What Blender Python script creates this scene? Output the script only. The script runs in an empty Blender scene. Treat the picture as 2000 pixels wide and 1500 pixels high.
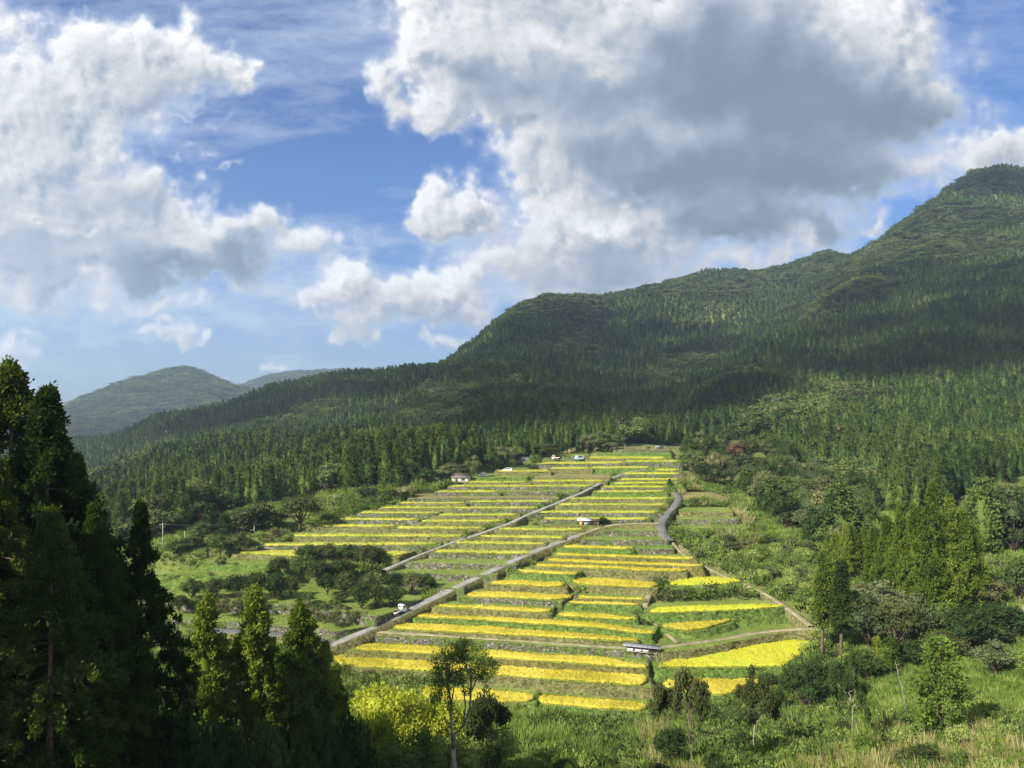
import bpy, math, random
import numpy as np
from mathutils import Vector, Matrix

sc = bpy.context.scene
COL = sc.collection
R = math.radians
rng = np.random.default_rng(7)
random.seed(7)

# ------------------------------------------------------------------ camera
F = 1511.0                 # focal length in photo pixels (photo is 2000 x 1500)
HY = 810.0                 # row of the horizon
cam = bpy.data.cameras.new('camera'); camo = bpy.data.objects.new('camera', cam)
COL.objects.link(camo); sc.camera = camo
cam.sensor_width = 36.0; cam.lens = 36.0 * F / 2000.0
cam.shift_y = (HY - 750.0) / 2000.0
cam.clip_start = 0.5; cam.clip_end = 20000
camo.location = (0, 0, 0); camo.rotation_euler = (R(90), 0, 0)

# ------------------------------------------------------------------ light and exposure
SUN_EL, SUN_AZ = R(34), R(229)          # azimuth clockwise from +Y (the view direction)
sd = Vector((math.sin(SUN_AZ) * math.cos(SUN_EL), math.cos(SUN_AZ) * math.cos(SUN_EL), math.sin(SUN_EL)))
sun = bpy.data.lights.new('sun', 'SUN'); suno = bpy.data.objects.new('sun', sun); COL.objects.link(suno)
sun.energy = 5.0; sun.angle = R(0.5); sun.color = (1.0, .93, .80)
suno.rotation_euler = sd.to_track_quat('Z', 'Y').to_euler()
sc.view_settings.view_transform = 'Standard'; sc.view_settings.look = 'None'
sc.view_settings.gamma = 1.0; sc.view_settings.exposure = 1.12
sc.cycles.use_denoising = True
sc.cycles.max_bounces = 5; sc.cycles.diffuse_bounces = 2; sc.cycles.glossy_bounces = 1
sc.cycles.transmission_bounces = 2; sc.cycles.transparent_max_bounces = 32; sc.cycles.volume_bounces = 0


def spectral(shape, beta, seed, ax=1.0, lo=2.0):
    """Band-limited cloud noise, zero mean, unit variance; ax > 1 stretches it sideways."""
    g = np.random.default_rng(seed)
    fy = np.fft.fftfreq(shape[0])[:, None] * shape[0]
    fx = np.fft.rfftfreq(shape[1])[None, :] * shape[1] * (shape[0] / shape[1]) * ax
    k = np.sqrt(fx * fx + fy * fy)
    a = np.where(k < lo, 0, 1.0 / np.maximum(k, 1) ** beta)
    ph = g.uniform(0, 2 * np.pi, a.shape)
    n = np.fft.irfft2(a * np.exp(1j * ph), s=shape)
    return (n - n.mean()) / n.std()

def puffs(shape, cell, seed):
    """Inverted cellular noise: rounded billows, 0..1."""
    g = np.random.default_rng(seed)
    H, W = shape
    ny, nx = int(H / cell) + 4, int(W / cell) + 4
    jy, jx = g.uniform(0, 1, (ny, nx)), g.uniform(0, 1, (ny, nx))
    Y, X = np.mgrid[0:H, 0:W].astype(np.float32) / cell + 1
    iy, ix = Y.astype(int), X.astype(int)
    d = np.full(shape, 9.0, np.float32)
    for a in (-1, 0, 1):
        for b in (-1, 0, 1):
            cy, cx = iy + a, ix + b
            d = np.minimum(d, (cy + jy[cy, cx] - Y) ** 2 + (cx + jx[cy, cx] - X) ** 2)
    return 1 - np.sqrt(d)

def warp(img, dy, dx):
    H, W = img.shape
    Y, X = np.mgrid[0:H, 0:W].astype(np.float32)
    y = np.clip(Y + dy, 0, H - 1.001); x = np.clip(X + dx, 0, W - 1.001)
    y0, x0 = y.astype(int), x.astype(int); fy, fx = y - y0, x - x0
    return ((img[y0, x0] * (1 - fx) + img[y0, x0 + 1] * fx) * (1 - fy)
            + (img[y0 + 1, x0] * (1 - fx) + img[y0 + 1, x0 + 1] * fx) * fy)

def sstep(a, b, x):
    t = np.clip((x - a) / (b - a), 0, 1)
    return t * t * (3 - 2 * t)

SK_X0, SK_X1, SK_Y0, SK_Y1, SK_W, SK_H = -700.0, 2700.0, -500.0, 900.0, 2040, 840
# cumulus bodies: centre x, y, radius x, y, strength (a chart of the sky around the view direction)
CUMULUS = [(30, 60, 100, 60, .55), (175, 95, 75, 62, 1), (225, 130, 85, 70, 1), (320, 95, 75, 62, 1.), (400, 130, 72, 55, 1), (455, 145, 30, 30, .8),
 (120, 200, 150, 95, 1), (290, 170, 120, 60, 1), (60, 170, 60, 70, .8), (90, 300, 130, 110, 1), (0, 350, 120, 130, 1), (200, 270, 70, 70, .8), (-100, 250, 200, 250, 1),
 (300, 370, 62, 62, 1), (250, 400, 120, 75, 1), (150, 430, 140, 70, .8), (0, 480, 150, 95, 1.1), (170, 500, 200, 60, 1.1), (330, 490, 160, 60, 1.1), (430, 430, 90, 40, .8), (460, 500, 60, 42, 1.1),
 (600, 470, 90, 42, .8), (690, 485, 60, 16, .4), (520, 450, 60, 34, .8), (480, 560, 90, 30, .55), (60, 575, 160, 45, .7), (200, 585, 150, 38, .6), (320, 590, 110, 22, .6), (40, 690, 80, 40, .75), (10, 740, 60, 40, .6),
 (300, 640, 26, 26, .75), (345, 658, 50, 20, .7), (395, 663, 24, 11, .6), (525, 730, 30, 14, .7), (460, 745, 14, 8, .4), (870, 672, 30, 18, .7),
 (345, 245, 60, 9, .45), (400, 225, 50, 12, .4), (500, 215, 20, 22, .35), (430, 320, 50, 12, .5), (370, 290, 40, 9, .4),
 (680, 540, 62, 50, 1.1), (625, 590, 50, 36, 1), (720, 590, 70, 40, 1), (790, 570, 55, 44, 1.1), (870, 560, 80, 48, 1.15), (860, 610, 110, 34, 1), (700, 625, 85, 22, .8),
 (870, 395, 42, 40, 1.1), (920, 400, 44, 45, 1.1), (830, 440, 52, 38, 1.1), (890, 440, 60, 36, 1), (850, 470, 35, 14, .6),
 (830, 60, 62, 62, 1), (790, 110, 60, 65, 1), (900, 90, 110, 80, 1.1), (740, 150, 28, 14, .45), (740, 185, 28, 10, .35), (850, 190, 75, 48, 1), (870, 235, 40, 16, .6), (1000, 110, 160, 120, 1.2), (1000, 195, 160, 45, 1),
 (1000, -60, 220, 150, 1.2), (1250, 130, 280, 180, 1.3), (1500, 120, 280, 200, 1.3), (1700, 60, 120, 140, 1), (1730, 150, 120, 90, 1), (1600, 230, 240, 70, 1.1), (1800, 215, 130, 36, .7),
 (1060, 260, 90, 60, 1), (1080, 340, 75, 60, 1), (1250, 320, 220, 120, 1.2), (1500, 320, 240, 90, 1.15), (1700, 345, 140, 55, .8), (1800, 330, 90, 35, .6),
 (1030, 440, 90, 44, .9), (1130, 430, 110, 80, 1.1), (1230, 440, 130, 85, 1.2), (1400, 400, 130, 55, 1), (1500, 430, 130, 40, .9), (1420, 520, 150, 40, .7), (1600, 440, 90, 30, .6),
 (1050, 520, 170, 60, .9), (1200, 550, 200, 50, .9), (1000, 600, 120, 40, .38), (1930, 290, 110, 38, .8), (2000, 310, 140, 60, .9), (1700, 430, 34, 16, .6), (1340, 475, 60, 30, .6), (1560, 470, 190, 36, .62), (1500, 490, 120, 30, .55), (1300, 560, 120, 30, .5),
 (1800, -60, 120, 60, .3), (2300, 200, 220, 120, .9), (2500, 420, 260, 90, .8), (-400, 420, 220, 140, .9), (-500, 100, 180, 120, .8), (500, -250, 220, 90, .8), (1300, -250, 400, 120, 1.1), (2200, -200, 260, 120, .8), (-200, -300, 300, 100, .8)]
# thick cores whose undersides read grey
GREYS = [(250, 385, 100, 46, .65), (170, 480, 180, 50, .6), (330, 520, 140, 40, .85), (470, 490, 60, 42, .95), (0, 490, 130, 50, .5), (270, 180, 110, 40, .35), (90, 320, 60, 60, .15), (390, 540, 120, 30, .9),
 (1000, 150, 130, 55, .55), (930, 175, 80, 40, .45), (1180, 190, 200, 60, .7), (1350, 120, 200, 130, .8), (1500, 140, 190, 170, .95), (1620, 210, 230, 80, 1.), (1780, 225, 120, 40, .8), (1100, 30, 80, 60, .35),
 (1180, 290, 130, 50, .7), (1300, 340, 180, 60, .85), (1500, 330, 260, 80, 1.), (1450, 430, 160, 50, .95), (1680, 360, 130, 50, .8), (1600, 440, 90, 30, .8), (1330, 430, 100, 50, .6),
 (1120, 540, 160, 50, .5), (1300, 530, 190, 50, .55), (720, 630, 120, 18, .3), (870, 620, 110, 22, .25), (840, 470, 60, 14, .2), (100, 600, 180, 30, .3), (600, 500, 90, 24, .3), (1960, 330, 90, 30, .35), (1040, 470, 60, 40, .25)]
# sunlit patches and a torn hole
BRIGHTS = [(1170, 435, 62, 34, .9), (1115, 455, 50, 26, .7), (1060, 85, 60, 34, .6), (1160, 110, 50, 40, .5), (815, 60, 40, 50, .5), (1650, 10, 90, 40, .8), (1720, 90, 60, 40, .3), (1230, 20, 80, 40, .35), (150, 450, 30, 12, .6),
 (70, 430, 40, 14, .6), (20, 315, 30, 25, .5), (150, 565, 30, 10, .5), (680, 535, 50, 30, .6), (850, 545, 90, 30, .6), (870, 385, 30, 30, .5), (200, 60, 80, 30, .5), (330, 60, 60, 30, .5), (1250, 400, 20, 20, .5), (60, 90, 60, 40, .2)]

def cloud_chart():
    X = np.linspace(SK_X0, SK_X1, SK_W, dtype=np.float32)[None, :].repeat(SK_H, 0)
    Y = np.linspace(SK_Y0, SK_Y1, SK_H, dtype=np.float32)[:, None].repeat(SK_W, 1)
    sh = X.shape
    w1, w2 = spectral(sh, 2.4, 11, lo=7), spectral(sh, 2.4, 12, lo=7)
    w3, w4 = spectral(sh, 2.1, 13, lo=26), spectral(sh, 2.1, 14, lo=26)
    Xw = X + 17 * w1 + 5 * w3; Yw = Y + 13 * w2 + 4 * w4
    def field(bl, hard):
        s = np.zeros(sh, np.float32)
        for cx, cy, rx, ry, w in bl:
            q = ((Xw - cx) / rx) ** 2 + ((Yw - cy) / ry) ** 2
            s += (w * np.exp(-q * .9)) ** hard
        return s ** (1 / hard)
    T = field(CUMULUS, 2.2)
    pb = .6 * puffs(sh, 34, 1) + .4 * puffs(sh, 17, 2)
    pb = warp(pb, 6 * w3 + 8 * w1, 6 * w4 + 8 * w2) - .5
    pf = pb + .10 * (warp(puffs(sh, 8, 3), 4 * w3, 4 * w4) - .5)
    n = spectral(sh, 2.0, 5, lo=12); nf = spectral(sh, 1.7, 6, lo=40)
    rough = T + .16 * pf + .075 * n + .016 * nf
    a = sstep(.30, .86, rough) ** 1.15
    # relief light from the upper left
    h = np.clip(T + .07 * n, 0, 1.15) + .26 * pb
    k = 7
    rel = h - np.roll(np.roll(h, k, 0), k, 1)
    rel2 = T - np.roll(np.roll(T, 16, 0), 12, 1)
    G = np.clip(field(GREYS, 2.0) + .05 * w1 + .035 * n + .04 * pb, 0, 1.1)
    B = np.clip(field(BRIGHTS, 2.0), 0, 1)
    thick = sstep(.6, 1.1, T)
    lum = .75 - .15 * thick + .62 * np.clip(rel, -.2, .2) * (1 - .75 * np.clip(G, 0, 1)) + .42 * np.clip(rel2, -.25, .2) * (1 - .4 * np.clip(G, 0, 1)) + .02 * n * (1 - G)
    lum = .03 + lum * (1 - .58 * sstep(.08, 1.12, G)) + .30 * B * (1 + 1.2 * pf)
    lum = np.clip(lum, .25, 1.12)
    g = sstep(.15, .9, (.85 - lum) / .55)
    col = np.stack([lum * (1 - .24 * g), lum * (1 - .07 * g), lum * (1 + .12 * g)], -1)
    # thin veil and streaks of high cloud
    v = spectral(sh, 1.7, 21, ax=4.5, lo=3); v2 = spectral(sh, 1.4, 22, ax=3, lo=12)
    low = sstep(200, 760, Y)
    veil = np.clip(.17 + .23 * v + .10 * v2, 0, 1) * (.55 + .45 * low) + .20 * sstep(450, 820, Y)
    right = sstep(1820, 1900, X) * (1 - sstep(220, 330, Y)); veil = veil * (1 - .35 * right)
    veil = np.clip(veil, 0, .6)
    soft = .55 * sstep(.16, .52, T + .06 * n)
    veil = 1 - (1 - veil) * (1 - soft * .55)
    hole = np.exp(-(((Xw - 1405) / 22) ** 2 + ((Yw - 478) / 11) ** 2)); a = a * (1 - .9 * hole)
    A = a + veil * (1 - a)
    vc = np.array([.70, .78, .90], np.float32)
    rgb = (col * a[..., None] + vc * (veil * (1 - a))[..., None]) / np.maximum(A, 1e-3)[..., None]
    edge = sstep(SK_X0, SK_X0 + 160, X) * (1 - sstep(SK_X1 - 160, SK_X1, X)) * sstep(SK_Y0, SK_Y0 + 150, Y)
    return rgb.astype(np.float32), (A * edge).astype(np.float32)


SKY_T = (.33, .455, .67); CLOUD_G = 5.2
world = bpy.data.worlds.new("World"); sc.world = world; world.use_nodes = True
def build_sky():
    rgb, A = cloud_chart()
    im = bpy.data.images.new('cloud_chart', SK_W, SK_H, alpha=True, float_buffer=True)
    im.colorspace_settings.name = 'Non-Color'; im.alpha_mode = 'CHANNEL_PACKED'
    px = np.concatenate([rgb, A[..., None]], -1)[::-1]
    im.pixels.foreach_set(np.ascontiguousarray(px, np.float32).ravel()); im.update(); im.pack()
    nt = world.node_tree; N, L = nt.nodes, nt.links
    bg = N['Background']
    sky = N.new('ShaderNodeTexSky'); sky.sky_type = 'NISHITA'; sky.sun_disc = False
    sky.sun_elevation = SUN_EL; sky.sun_rotation = SUN_AZ; sky.air_density = 1.0; sky.dust_density = .6; sky.ozone_density = 2.5
    tc = N.new('ShaderNodeTexCoord'); sp = N.new('ShaderNodeSeparateXYZ'); L.new(tc.outputs['Generated'], sp.inputs[0])
    def m(op, a, b=None):
        n = N.new('ShaderNodeMath'); n.operation = op
        for i, v in enumerate((a, b)):
            if v is None: continue
            if isinstance(v, (int, float)): n.inputs[i].default_value = v
            else: L.new(v, n.inputs[i])
        return n.outputs[0]
    ysafe = m('MAXIMUM', sp.outputs['Y'], .02)
    u = m('DIVIDE', sp.outputs['X'], ysafe); v = m('DIVIDE', sp.outputs['Z'], ysafe)
    # direction -> place on the cloud chart
    U = m('DIVIDE', m('SUBTRACT', m('ADD', m('MULTIPLY', u, F), 1000.0), SK_X0), SK_X1 - SK_X0)
    V = m('SUBTRACT', 1.0, m('DIVIDE', m('SUBTRACT', m('SUBTRACT', HY, m('MULTIPLY', v, F)), SK_Y0), SK_Y1 - SK_Y0))
    cb = N.new('ShaderNodeCombineXYZ'); L.new(U, cb.inputs[0]); L.new(V, cb.inputs[1])
    tx = N.new('ShaderNodeTexImage'); tx.image = im; tx.extension = 'CLIP'; tx.interpolation = 'Cubic'
    L.new(cb.outputs[0], tx.inputs[0])
    gate = m('GREATER_THAN', sp.outputs['Y'], .03)
    al = m('MULTIPLY', tx.outputs['Alpha'], gate)
    # looser procedural cloud over the rest of the dome
    nz = N.new('ShaderNodeTexNoise'); nz.inputs['Scale'].default_value = 3.0; nz.inputs['Detail'].default_value = 4
    L.new(tc.outputs['Generated'], nz.inputs['Vector'])
    rp = N.new('ShaderNodeValToRGB'); rp.color_ramp.elements[0].position = .44; rp.color_ramp.elements[1].position = .62
    L.new(nz.outputs[0], rp.inputs[0])
    inside = m('MULTIPLY', gate, m('LESS_THAN', m('ABSOLUTE', m('SUBTRACT', U, .5)), .5))
    rest = m('MULTIPLY', m('MULTIPLY', rp.outputs[0], m('SUBTRACT', 1.0, inside)), .8)
    tint = N.new('ShaderNodeMix'); tint.data_type = 'RGBA'; tint.blend_type = 'MULTIPLY'; tint.inputs[0].default_value = 1
    L.new(sky.outputs[0], tint.inputs[6]); tint.inputs[7].default_value = (SKY_T[0], SKY_T[1], SKY_T[2], 1)
    mx1 = N.new('ShaderNodeMix'); mx1.data_type = 'RGBA'
    L.new(rest, mx1.inputs[0]); L.new(tint.outputs[2], mx1.inputs[6]); mx1.inputs[7].default_value = (7.5, 7.6, 8, 1)
    sc10 = N.new('ShaderNodeMix'); sc10.data_type = 'RGBA'; sc10.blend_type = 'MULTIPLY'; sc10.inputs[0].default_value = 1
    sc10.clamp_result = False
    L.new(tx.outputs['Color'], sc10.inputs[6]); sc10.inputs[7].default_value = (CLOUD_G,) * 3 + (1,)
    mx2 = N.new('ShaderNodeMix'); mx2.data_type = 'RGBA'
    L.new(al, mx2.inputs[0]); L.new(mx1.outputs[2], mx2.inputs[6]); L.new(sc10.outputs[2], mx2.inputs[7])
    L.new(mx2.outputs[2], bg.inputs[0]); bg.inputs[1].default_value = 0.10
build_sky()
world.cycles.sampling_method = 'MANUAL'; world.cycles.sample_map_resolution = 512


# ------------------------------------------------------------------ ground shape
# The ground is described as row(x, D): the photo row at which ground D metres away shows in photo column x.
TY = np.array([850, 870, 900, 930, 965, 1000, 1050, 1100, 1150, 1200, 1250, 1300, 1345, 1390, 1430.])
TD = np.array([410, 365, 318, 282, 256, 233, 211, 193, 178, 165, 154.5, 145, 137.5, 130, 123.])
def d_of(y): return float(np.interp(y, TY, TD))
def y_of(D): return np.interp(D, TD[::-1], TY[::-1])
LOW = 0.8
CTRL = []
for D, xs in ((125, (640, 900, 1150, 1300)), (137, (560, 800, 1050, 1280, 1500)), (150, (420, 700, 950, 1200, 1400, 1560)), (165, (380, 600, 800, 1000, 1200, 1400, 1550)),
              (180, (340, 560, 800, 1000, 1200, 1400, 1500)), (195, (340, 560, 800, 1000, 1200, 1400)), (215, (320, 500, 700, 900, 1100, 1300)), (235, (460, 650, 850, 1050, 1200, 1330)),
              (260, (700, 850, 1000, 1150, 1300)), (290, (860, 1000, 1150, 1300)), (320, (960, 1100, 1220, 1320)), (360, (1130, 1200, 1290))):
    for x in xs: CTRL.append((x, D, float(y_of(D)) + LOW * F / D))
CTRL += [
 # far right mountain and the near spur running down from it
 (1670, 1450, 487), (1700, 1500, 470), (1780, 1550, 422), (1860, 1600, 367), (1910, 1650, 338), (2000, 1700, 346), (2200, 1700, 380), (2600, 1600, 420),
 (1910, 2100, 440), (2200, 2200, 480), (1700, 1900, 560),
 (2000, 1150, 480), (2000, 850, 590), (2000, 620, 700), (2000, 480, 800), (2000, 370, 880), (2000, 290, 950), (2000, 225, 1030), (2000, 180, 1110), (2000, 140, 1210),
 (1850, 1300, 460), (1850, 1000, 560), (1850, 700, 680), (1850, 480, 810), (1850, 330, 920), (1850, 250, 1000), (1800, 190, 1100),
 (1700, 1200, 528), (1700, 900, 640), (1700, 600, 760), (1700, 400, 880), (1700, 280, 980), (1680, 215, 1060), (1650, 180, 1140),
 (1600, 1080, 582), (1600, 800, 700), (1600, 560, 800), (1600, 380, 900), (1600, 270, 985), (1560, 215, 1060),
 (1520, 900, 652), (1520, 1060, 676), (1520, 1300, 636), (1520, 1550, 570), (1520, 700, 740), (1410, 660, 733), (1410, 780, 752), (1410, 950, 706), (1600, 1220, 610), (1600, 1420, 578), (1665, 1300, 510), (1665, 1440, 530), (1500, 480, 850), (1480, 340, 920), (1480, 250, 985),
 (1400, 560, 820), (1400, 420, 875), (1380, 320, 925), (1340, 640, 810), (1320, 460, 860),
 # back ridge
 (1640, 1900, 474), (1685, 1700, 470), (1540, 1850, 490), (1430, 1800, 525), (1300, 1750, 560), (1190, 1700, 580), (1600, 2300, 560), (1430, 2200, 590), (1190, 2100, 640),
 (1560, 1450, 580), (1480, 1350, 620), (1400, 1500, 578), (1400, 1150, 660), (1300, 1400, 610), (1300, 1000, 715), (1200, 1250, 648), (1200, 850, 755), (1220, 550, 832), (1240, 430, 860),
 (1100, 1500, 600), (1010, 1400, 592), (1010, 1800, 700), (930, 1280, 640), (1000, 1150, 652), (1000, 850, 728), (1000, 600, 800), (1000, 420, 862), (960, 340, 900),
 (860, 1180, 698), (860, 1500, 800), (860, 900, 745), (860, 620, 812), (860, 420, 880), (840, 320, 925),
 # left shoulder
 (740, 1170, 718), (740, 1500, 830), (740, 850, 775), (740, 560, 843), (740, 400, 900), (720, 300, 945),
 (640, 1150, 742), (640, 1450, 850), (640, 850, 795), (640, 560, 862), (620, 360, 925), (600, 280, 968),
 (500, 1110, 775), (500, 1400, 870), (500, 850, 822), (500, 620, 862), (480, 520, 878), (480, 380, 930), (450, 285, 985), (400, 245, 1020),
 (300, 1060, 818), (300, 1300, 900), (300, 850, 862), (300, 680, 915), (300, 520, 912), (300, 400, 950), (300, 290, 1010), (280, 225, 1062),
 (130, 1010, 862), (130, 1250, 940), (130, 800, 905), (130, 640, 950), (190, 500, 950), (150, 380, 985), (120, 280, 1040), (100, 200, 1110),
 (-100, 1000, 900), (-100, 600, 960), (-100, 300, 1050), (-100, 180, 1180), (-500, 1000, 900), (-500, 300, 1050), (-900, 600, 950), (-900, 150, 1200),
 # hills beyond the valley
 (100, 3000, 800), (180, 3100, 778), (250, 3200, 760), (300, 3250, 737), (350, 3300, 718), (400, 3300, 736), (440, 3250, 754), (480, 3200, 768), (350, 2500, 800), (200, 2300, 840), (100, 2000, 860), (450, 2400, 830),
 (350, 3900, 790), (200, 3900, 810), (0, 3200, 830), (-300, 3200, 850), (-800, 3200, 830),
 (480, 4700, 762), (560, 4800, 742), (620, 4800, 735), (700, 4800, 732), (800, 4800, 745), (1000, 4800, 740), (300, 4800, 780), (600, 3800, 800), (800, 3000, 820), (600, 2300, 850), (1000, 3000, 750), (1400, 4000, 650), (2000, 4000, 600), (2600, 3500, 600),
 (700, 5800, 800), (300, 5800, 830), (1400, 5800, 760), (2000, 5800, 740), (-300, 5800, 830), (2800, 5800, 740),
 # the slope between the viewer and the fields
 (1580, 145, 1290), (1700, 128, 1330), (1900, 118, 1320), (2050, 115, 1290), (2300, 110, 1280), (2300, 200, 1060), (2300, 400, 860), (2800, 200, 1050), (2800, 900, 650), (2800, 80, 1400),
 (1500, 118, 1418), (1300, 118, 1432), (1100, 116, 1436), (1000, 104, 1470), (1250, 92, 1490), (1500, 90, 1470), (1700, 85, 1455), (1900, 80, 1440), (2100, 78, 1420),
 (800, 100, 1500), (600, 115, 1440), (450, 135, 1340), (300, 130, 1380), (150, 130, 1380), (600, 80, 1620), (300, 80, 1620), (0, 80, 1600), (-200, 80, 1600), (-800, 80, 1600),
 (900, 75, 1610), (1200, 70, 1600), (1500, 66, 1560), (1800, 60, 1545), (2100, 55, 1540), (2700, 50, 1560),
 (0, 45, 1760), (400, 45, 1800), (900, 45, 1830), (1400, 45, 1740), (1900, 40, 1680), (-500, 40, 1760), (2500, 35, 1700),
 (0, 22, 2050), (700, 22, 2120), (1400, 22, 2050), (2000, 22, 1980), (-700, 20, 2050), (2700, 20, 1980), (0, 9, 2150), (1000, 9, 2200), (2000, 9, 2150), (-800, 9, 2150), (2800, 9, 2150),
]
CT = np.array(CTRL, float)
KX, KL = 1 / 420.0, 2.2
CP = np.stack([CT[:, 0] * KX, np.log(CT[:, 1]) * KL], 1)
def _phi(r2): return .5 * r2 * np.log(r2 + 1e-9)
def _fit():
    n = len(CP); d = ((CP[:, None] - CP[None]) ** 2).sum(-1)
    A = np.zeros((n + 3, n + 3)); A[:n, :n] = _phi(d) + .012 * np.eye(n)
    Pm = np.concatenate([np.ones((n, 1)), CP], 1); A[:n, n:] = Pm; A[n:, :n] = Pm.T
    return np.linalg.solve(A, np.concatenate([CT[:, 2], np.zeros(3)]))
CW = _fit()
def row(x, D):
    x = np.asarray(x, float); D = np.asarray(D, float); sh = np.broadcast(x, D).shape
    q = np.stack([np.broadcast_to(x * KX, sh).ravel(), np.broadcast_to(np.log(D) * KL, sh).ravel()], 1)
    out = np.empty(len(q)); n = len(CP)
    for i in range(0, len(q), 20000):
        s = q[i:i + 20000]
        d = ((s[:, None] - CP[None]) ** 2).sum(-1)
        out[i:i + 20000] = _phi(d) @ CW[:n] + CW[n] + s @ CW[n + 1:]
    return out.reshape(sh)
# the fit is tabulated once and read back by interpolation
GX = np.arange(-900, 2901, 8.0); GL = np.arange(math.log(9), math.log(6000), .0115); GD = np.exp(GL)
ROW = row(GX[None, :], GD[:, None])
def _fold():
    # small gullies and knolls, stronger with distance, none on the fields
    n = spectral2(ROW.shape, 1.9, 41)
    am = np.interp(GD, [9, 60, 120, 300, 420, 700, 1500, 5000], [0, 3, 0, 0, 3, 8, 11, 7])
    canopy = 11 * F / GD * np.interp(GD, [400, 1100], [0, 1])      # trees stand on the ground, so the ground lies lower
    return ROW + n * am[:, None] + canopy[:, None]
def spectral2(shape, beta, seed):
    g = np.random.default_rng(seed)
    fy = np.fft.fftfreq(shape[0])[:, None] * shape[0]; fx = np.fft.rfftfreq(shape[1])[None] * shape[1]
    k = np.sqrt(fx * fx + fy * fy); a = np.where(k < 5, 0, 1 / np.maximum(k, 1) ** beta)
    n = np.fft.irfft2(a * np.exp(1j * g.uniform(0, 6.283, a.shape)), s=shape)
    return n / n.std()
ROW = _fold()
def bil(tab, x, D):
    fx = np.clip((np.asarray(x, float) - GX[0]) / 8.0, 0, len(GX) - 1.001)
    fl = np.clip((np.log(np.maximum(D, 9.0)) - GL[0]) / .0115, 0, len(GL) - 1.001)
    i, j = fl.astype(int), fx.astype(int); a, b = fl - i, fx - j
    return (tab[i, j] * (1 - b) + tab[i, j + 1] * b) * (1 - a) + (tab[i + 1, j] * (1 - b) + tab[i + 1, j + 1] * b) * a
def gz(X, Y):
    """height of the natural ground"""
    X = np.asarray(X, float); Y = np.maximum(np.asarray(Y, float), 9.0)
    return -(bil(ROW, 1000 + F * X / Y, Y) - HY) * Y / F
def hit(x, y, dmin=25.0, dmax=5900.0, lift=0.0):
    """where the line of sight through photo point x, y first meets the ground"""
    D = GD[(GD >= dmin) & (GD <= dmax)]
    r = bil(ROW, np.full(len(D), float(x)), D) - lift * F / D
    k = np.nonzero(r <= y)[0]
    i = int(k[0]) if len(k) else len(D) - 1
    d = D[i]
    if i > 0 and len(k) and r[i - 1] > y:
        t = (r[i - 1] - y) / (r[i - 1] - r[i] + 1e-9); d = D[i - 1] + t * (D[i] - D[i - 1])
    return ((x - 1000) * d / F, d, -(y - HY) * d / F)
def on_plane(x, y, z):
    D = -z * F / (y - HY)
    return ((x - 1000) * D / F, D, z)

# ------------------------------------------------------------------ terraces
# region, back edge, front edge (photo points, left to right), crop, wall
TERR = []
def P(s): return [tuple(float(v) for v in q.split(',')) for q in s.split()]
def T(reg, back, front, crop='rice', wall='stone', dz=0.0):
    TERR.append(dict(reg=reg, back=P(back), front=P(front), crop=crop, wall=wall, dz=dz))
# A: below the dirt track
T('A', '830,1336 1046,1353', '820,1366 1037,1374', wall='bank')
T('A', '1055,1353 1263,1371', '1047,1374 1160,1384 1265,1391', wall='bank')
T('A', '647,1274 840,1281 1050,1293 1259,1312', '658,1301 840,1311 1000,1321 1100,1329 1268,1341', wall='dry')
T('A', '725,1254 860,1259 1050,1275 1190,1281 1267,1299', '682,1269 840,1277 1050,1291 1255,1305', wall='low')
# B: from the track up to the grey road
T('B', '790,1215 950,1221 1050,1229 1150,1236 1252,1247', '755,1227 900,1236 1050,1243 1201,1252 1240,1252', wall='dry')
T('B', '834,1198 950,1203 1050,1208 1163,1213 1289,1232', '807,1205 950,1212 1050,1220 1165,1226 1262,1239', wall='bank')
T('B', '867,1179 1082,1187', '850,1185 1070,1197', wall='dry')
T('B', '1110,1194 1196,1197 1245,1207', '1080,1202 1150,1207 1237,1211', wall='bank')
T('B', '933,1153 1042,1157 1130,1162', '901,1165 1000,1168 1090,1173', wall='stone')
T('B', '1135,1163 1261,1168', '1127,1169 1255,1171', wall='low')
T('B', '1119,1172 1250,1178', '1106,1177 1245,1183', wall='bank')
T('B', '967,1132 1103,1135', '954,1140 1101,1147', wall='dry')
T('B', '1120,1129 1151,1127 1290,1135', '1113,1137 1150,1143 1277,1149', wall='dry')
T('B', '1018,1112 1138,1116', '1008,1117 1114,1123', wall='bank')
T('B', '1050,1100 1200,1105 1346,1111', '1045,1106 1200,1111 1250,1115 1335,1117', wall='dry')
T('B', '1074,1090 1376,1101', '1070,1096 1365,1107', wall='low')
T('B', '1090,1079 1352,1087', '1083,1084 1355,1093', wall='low')
T('B', '1111,1063 1242,1066', '1095,1069 1231,1072', wall='bank')
T('B', '1253,1063 1318,1063', '1246,1070 1310,1071', crop='young', wall='stone')
T('B', '1146,1045 1290,1046', '1140,1053 1300,1054', crop='grass', wall='stone')
T('B', '1165,1030 1285,1029', '1160,1036 1290,1036', crop='grass', wall='stone')
# C: between the grey road and the upper path
T('C', '978,1029 1141,1030', '973,1034 1133,1036', wall='dry')
T('C', '938,1043 1106,1045', '936,1048 1098,1051', wall='dry')
T('C', '890,1055 1069,1057', '885,1061 1061,1063', wall='dry')
T('C', '850,1071 1041,1075', '846,1079 1034,1081', wall='stone')
T('C', '800,1091 1010,1096', '789,1097 1003,1102', crop='grass', wall='stone')
T('C', '778,1112 968,1119', '768,1117 965,1124', crop='grass', wall='stone')
T('C', '850,1134 910,1133', '846,1143 900,1150', crop='grass', wall='stone')
T('C', '1075,1020 1170,1020', '1070,1026 1172,1027', crop='grass', wall='low')
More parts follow.
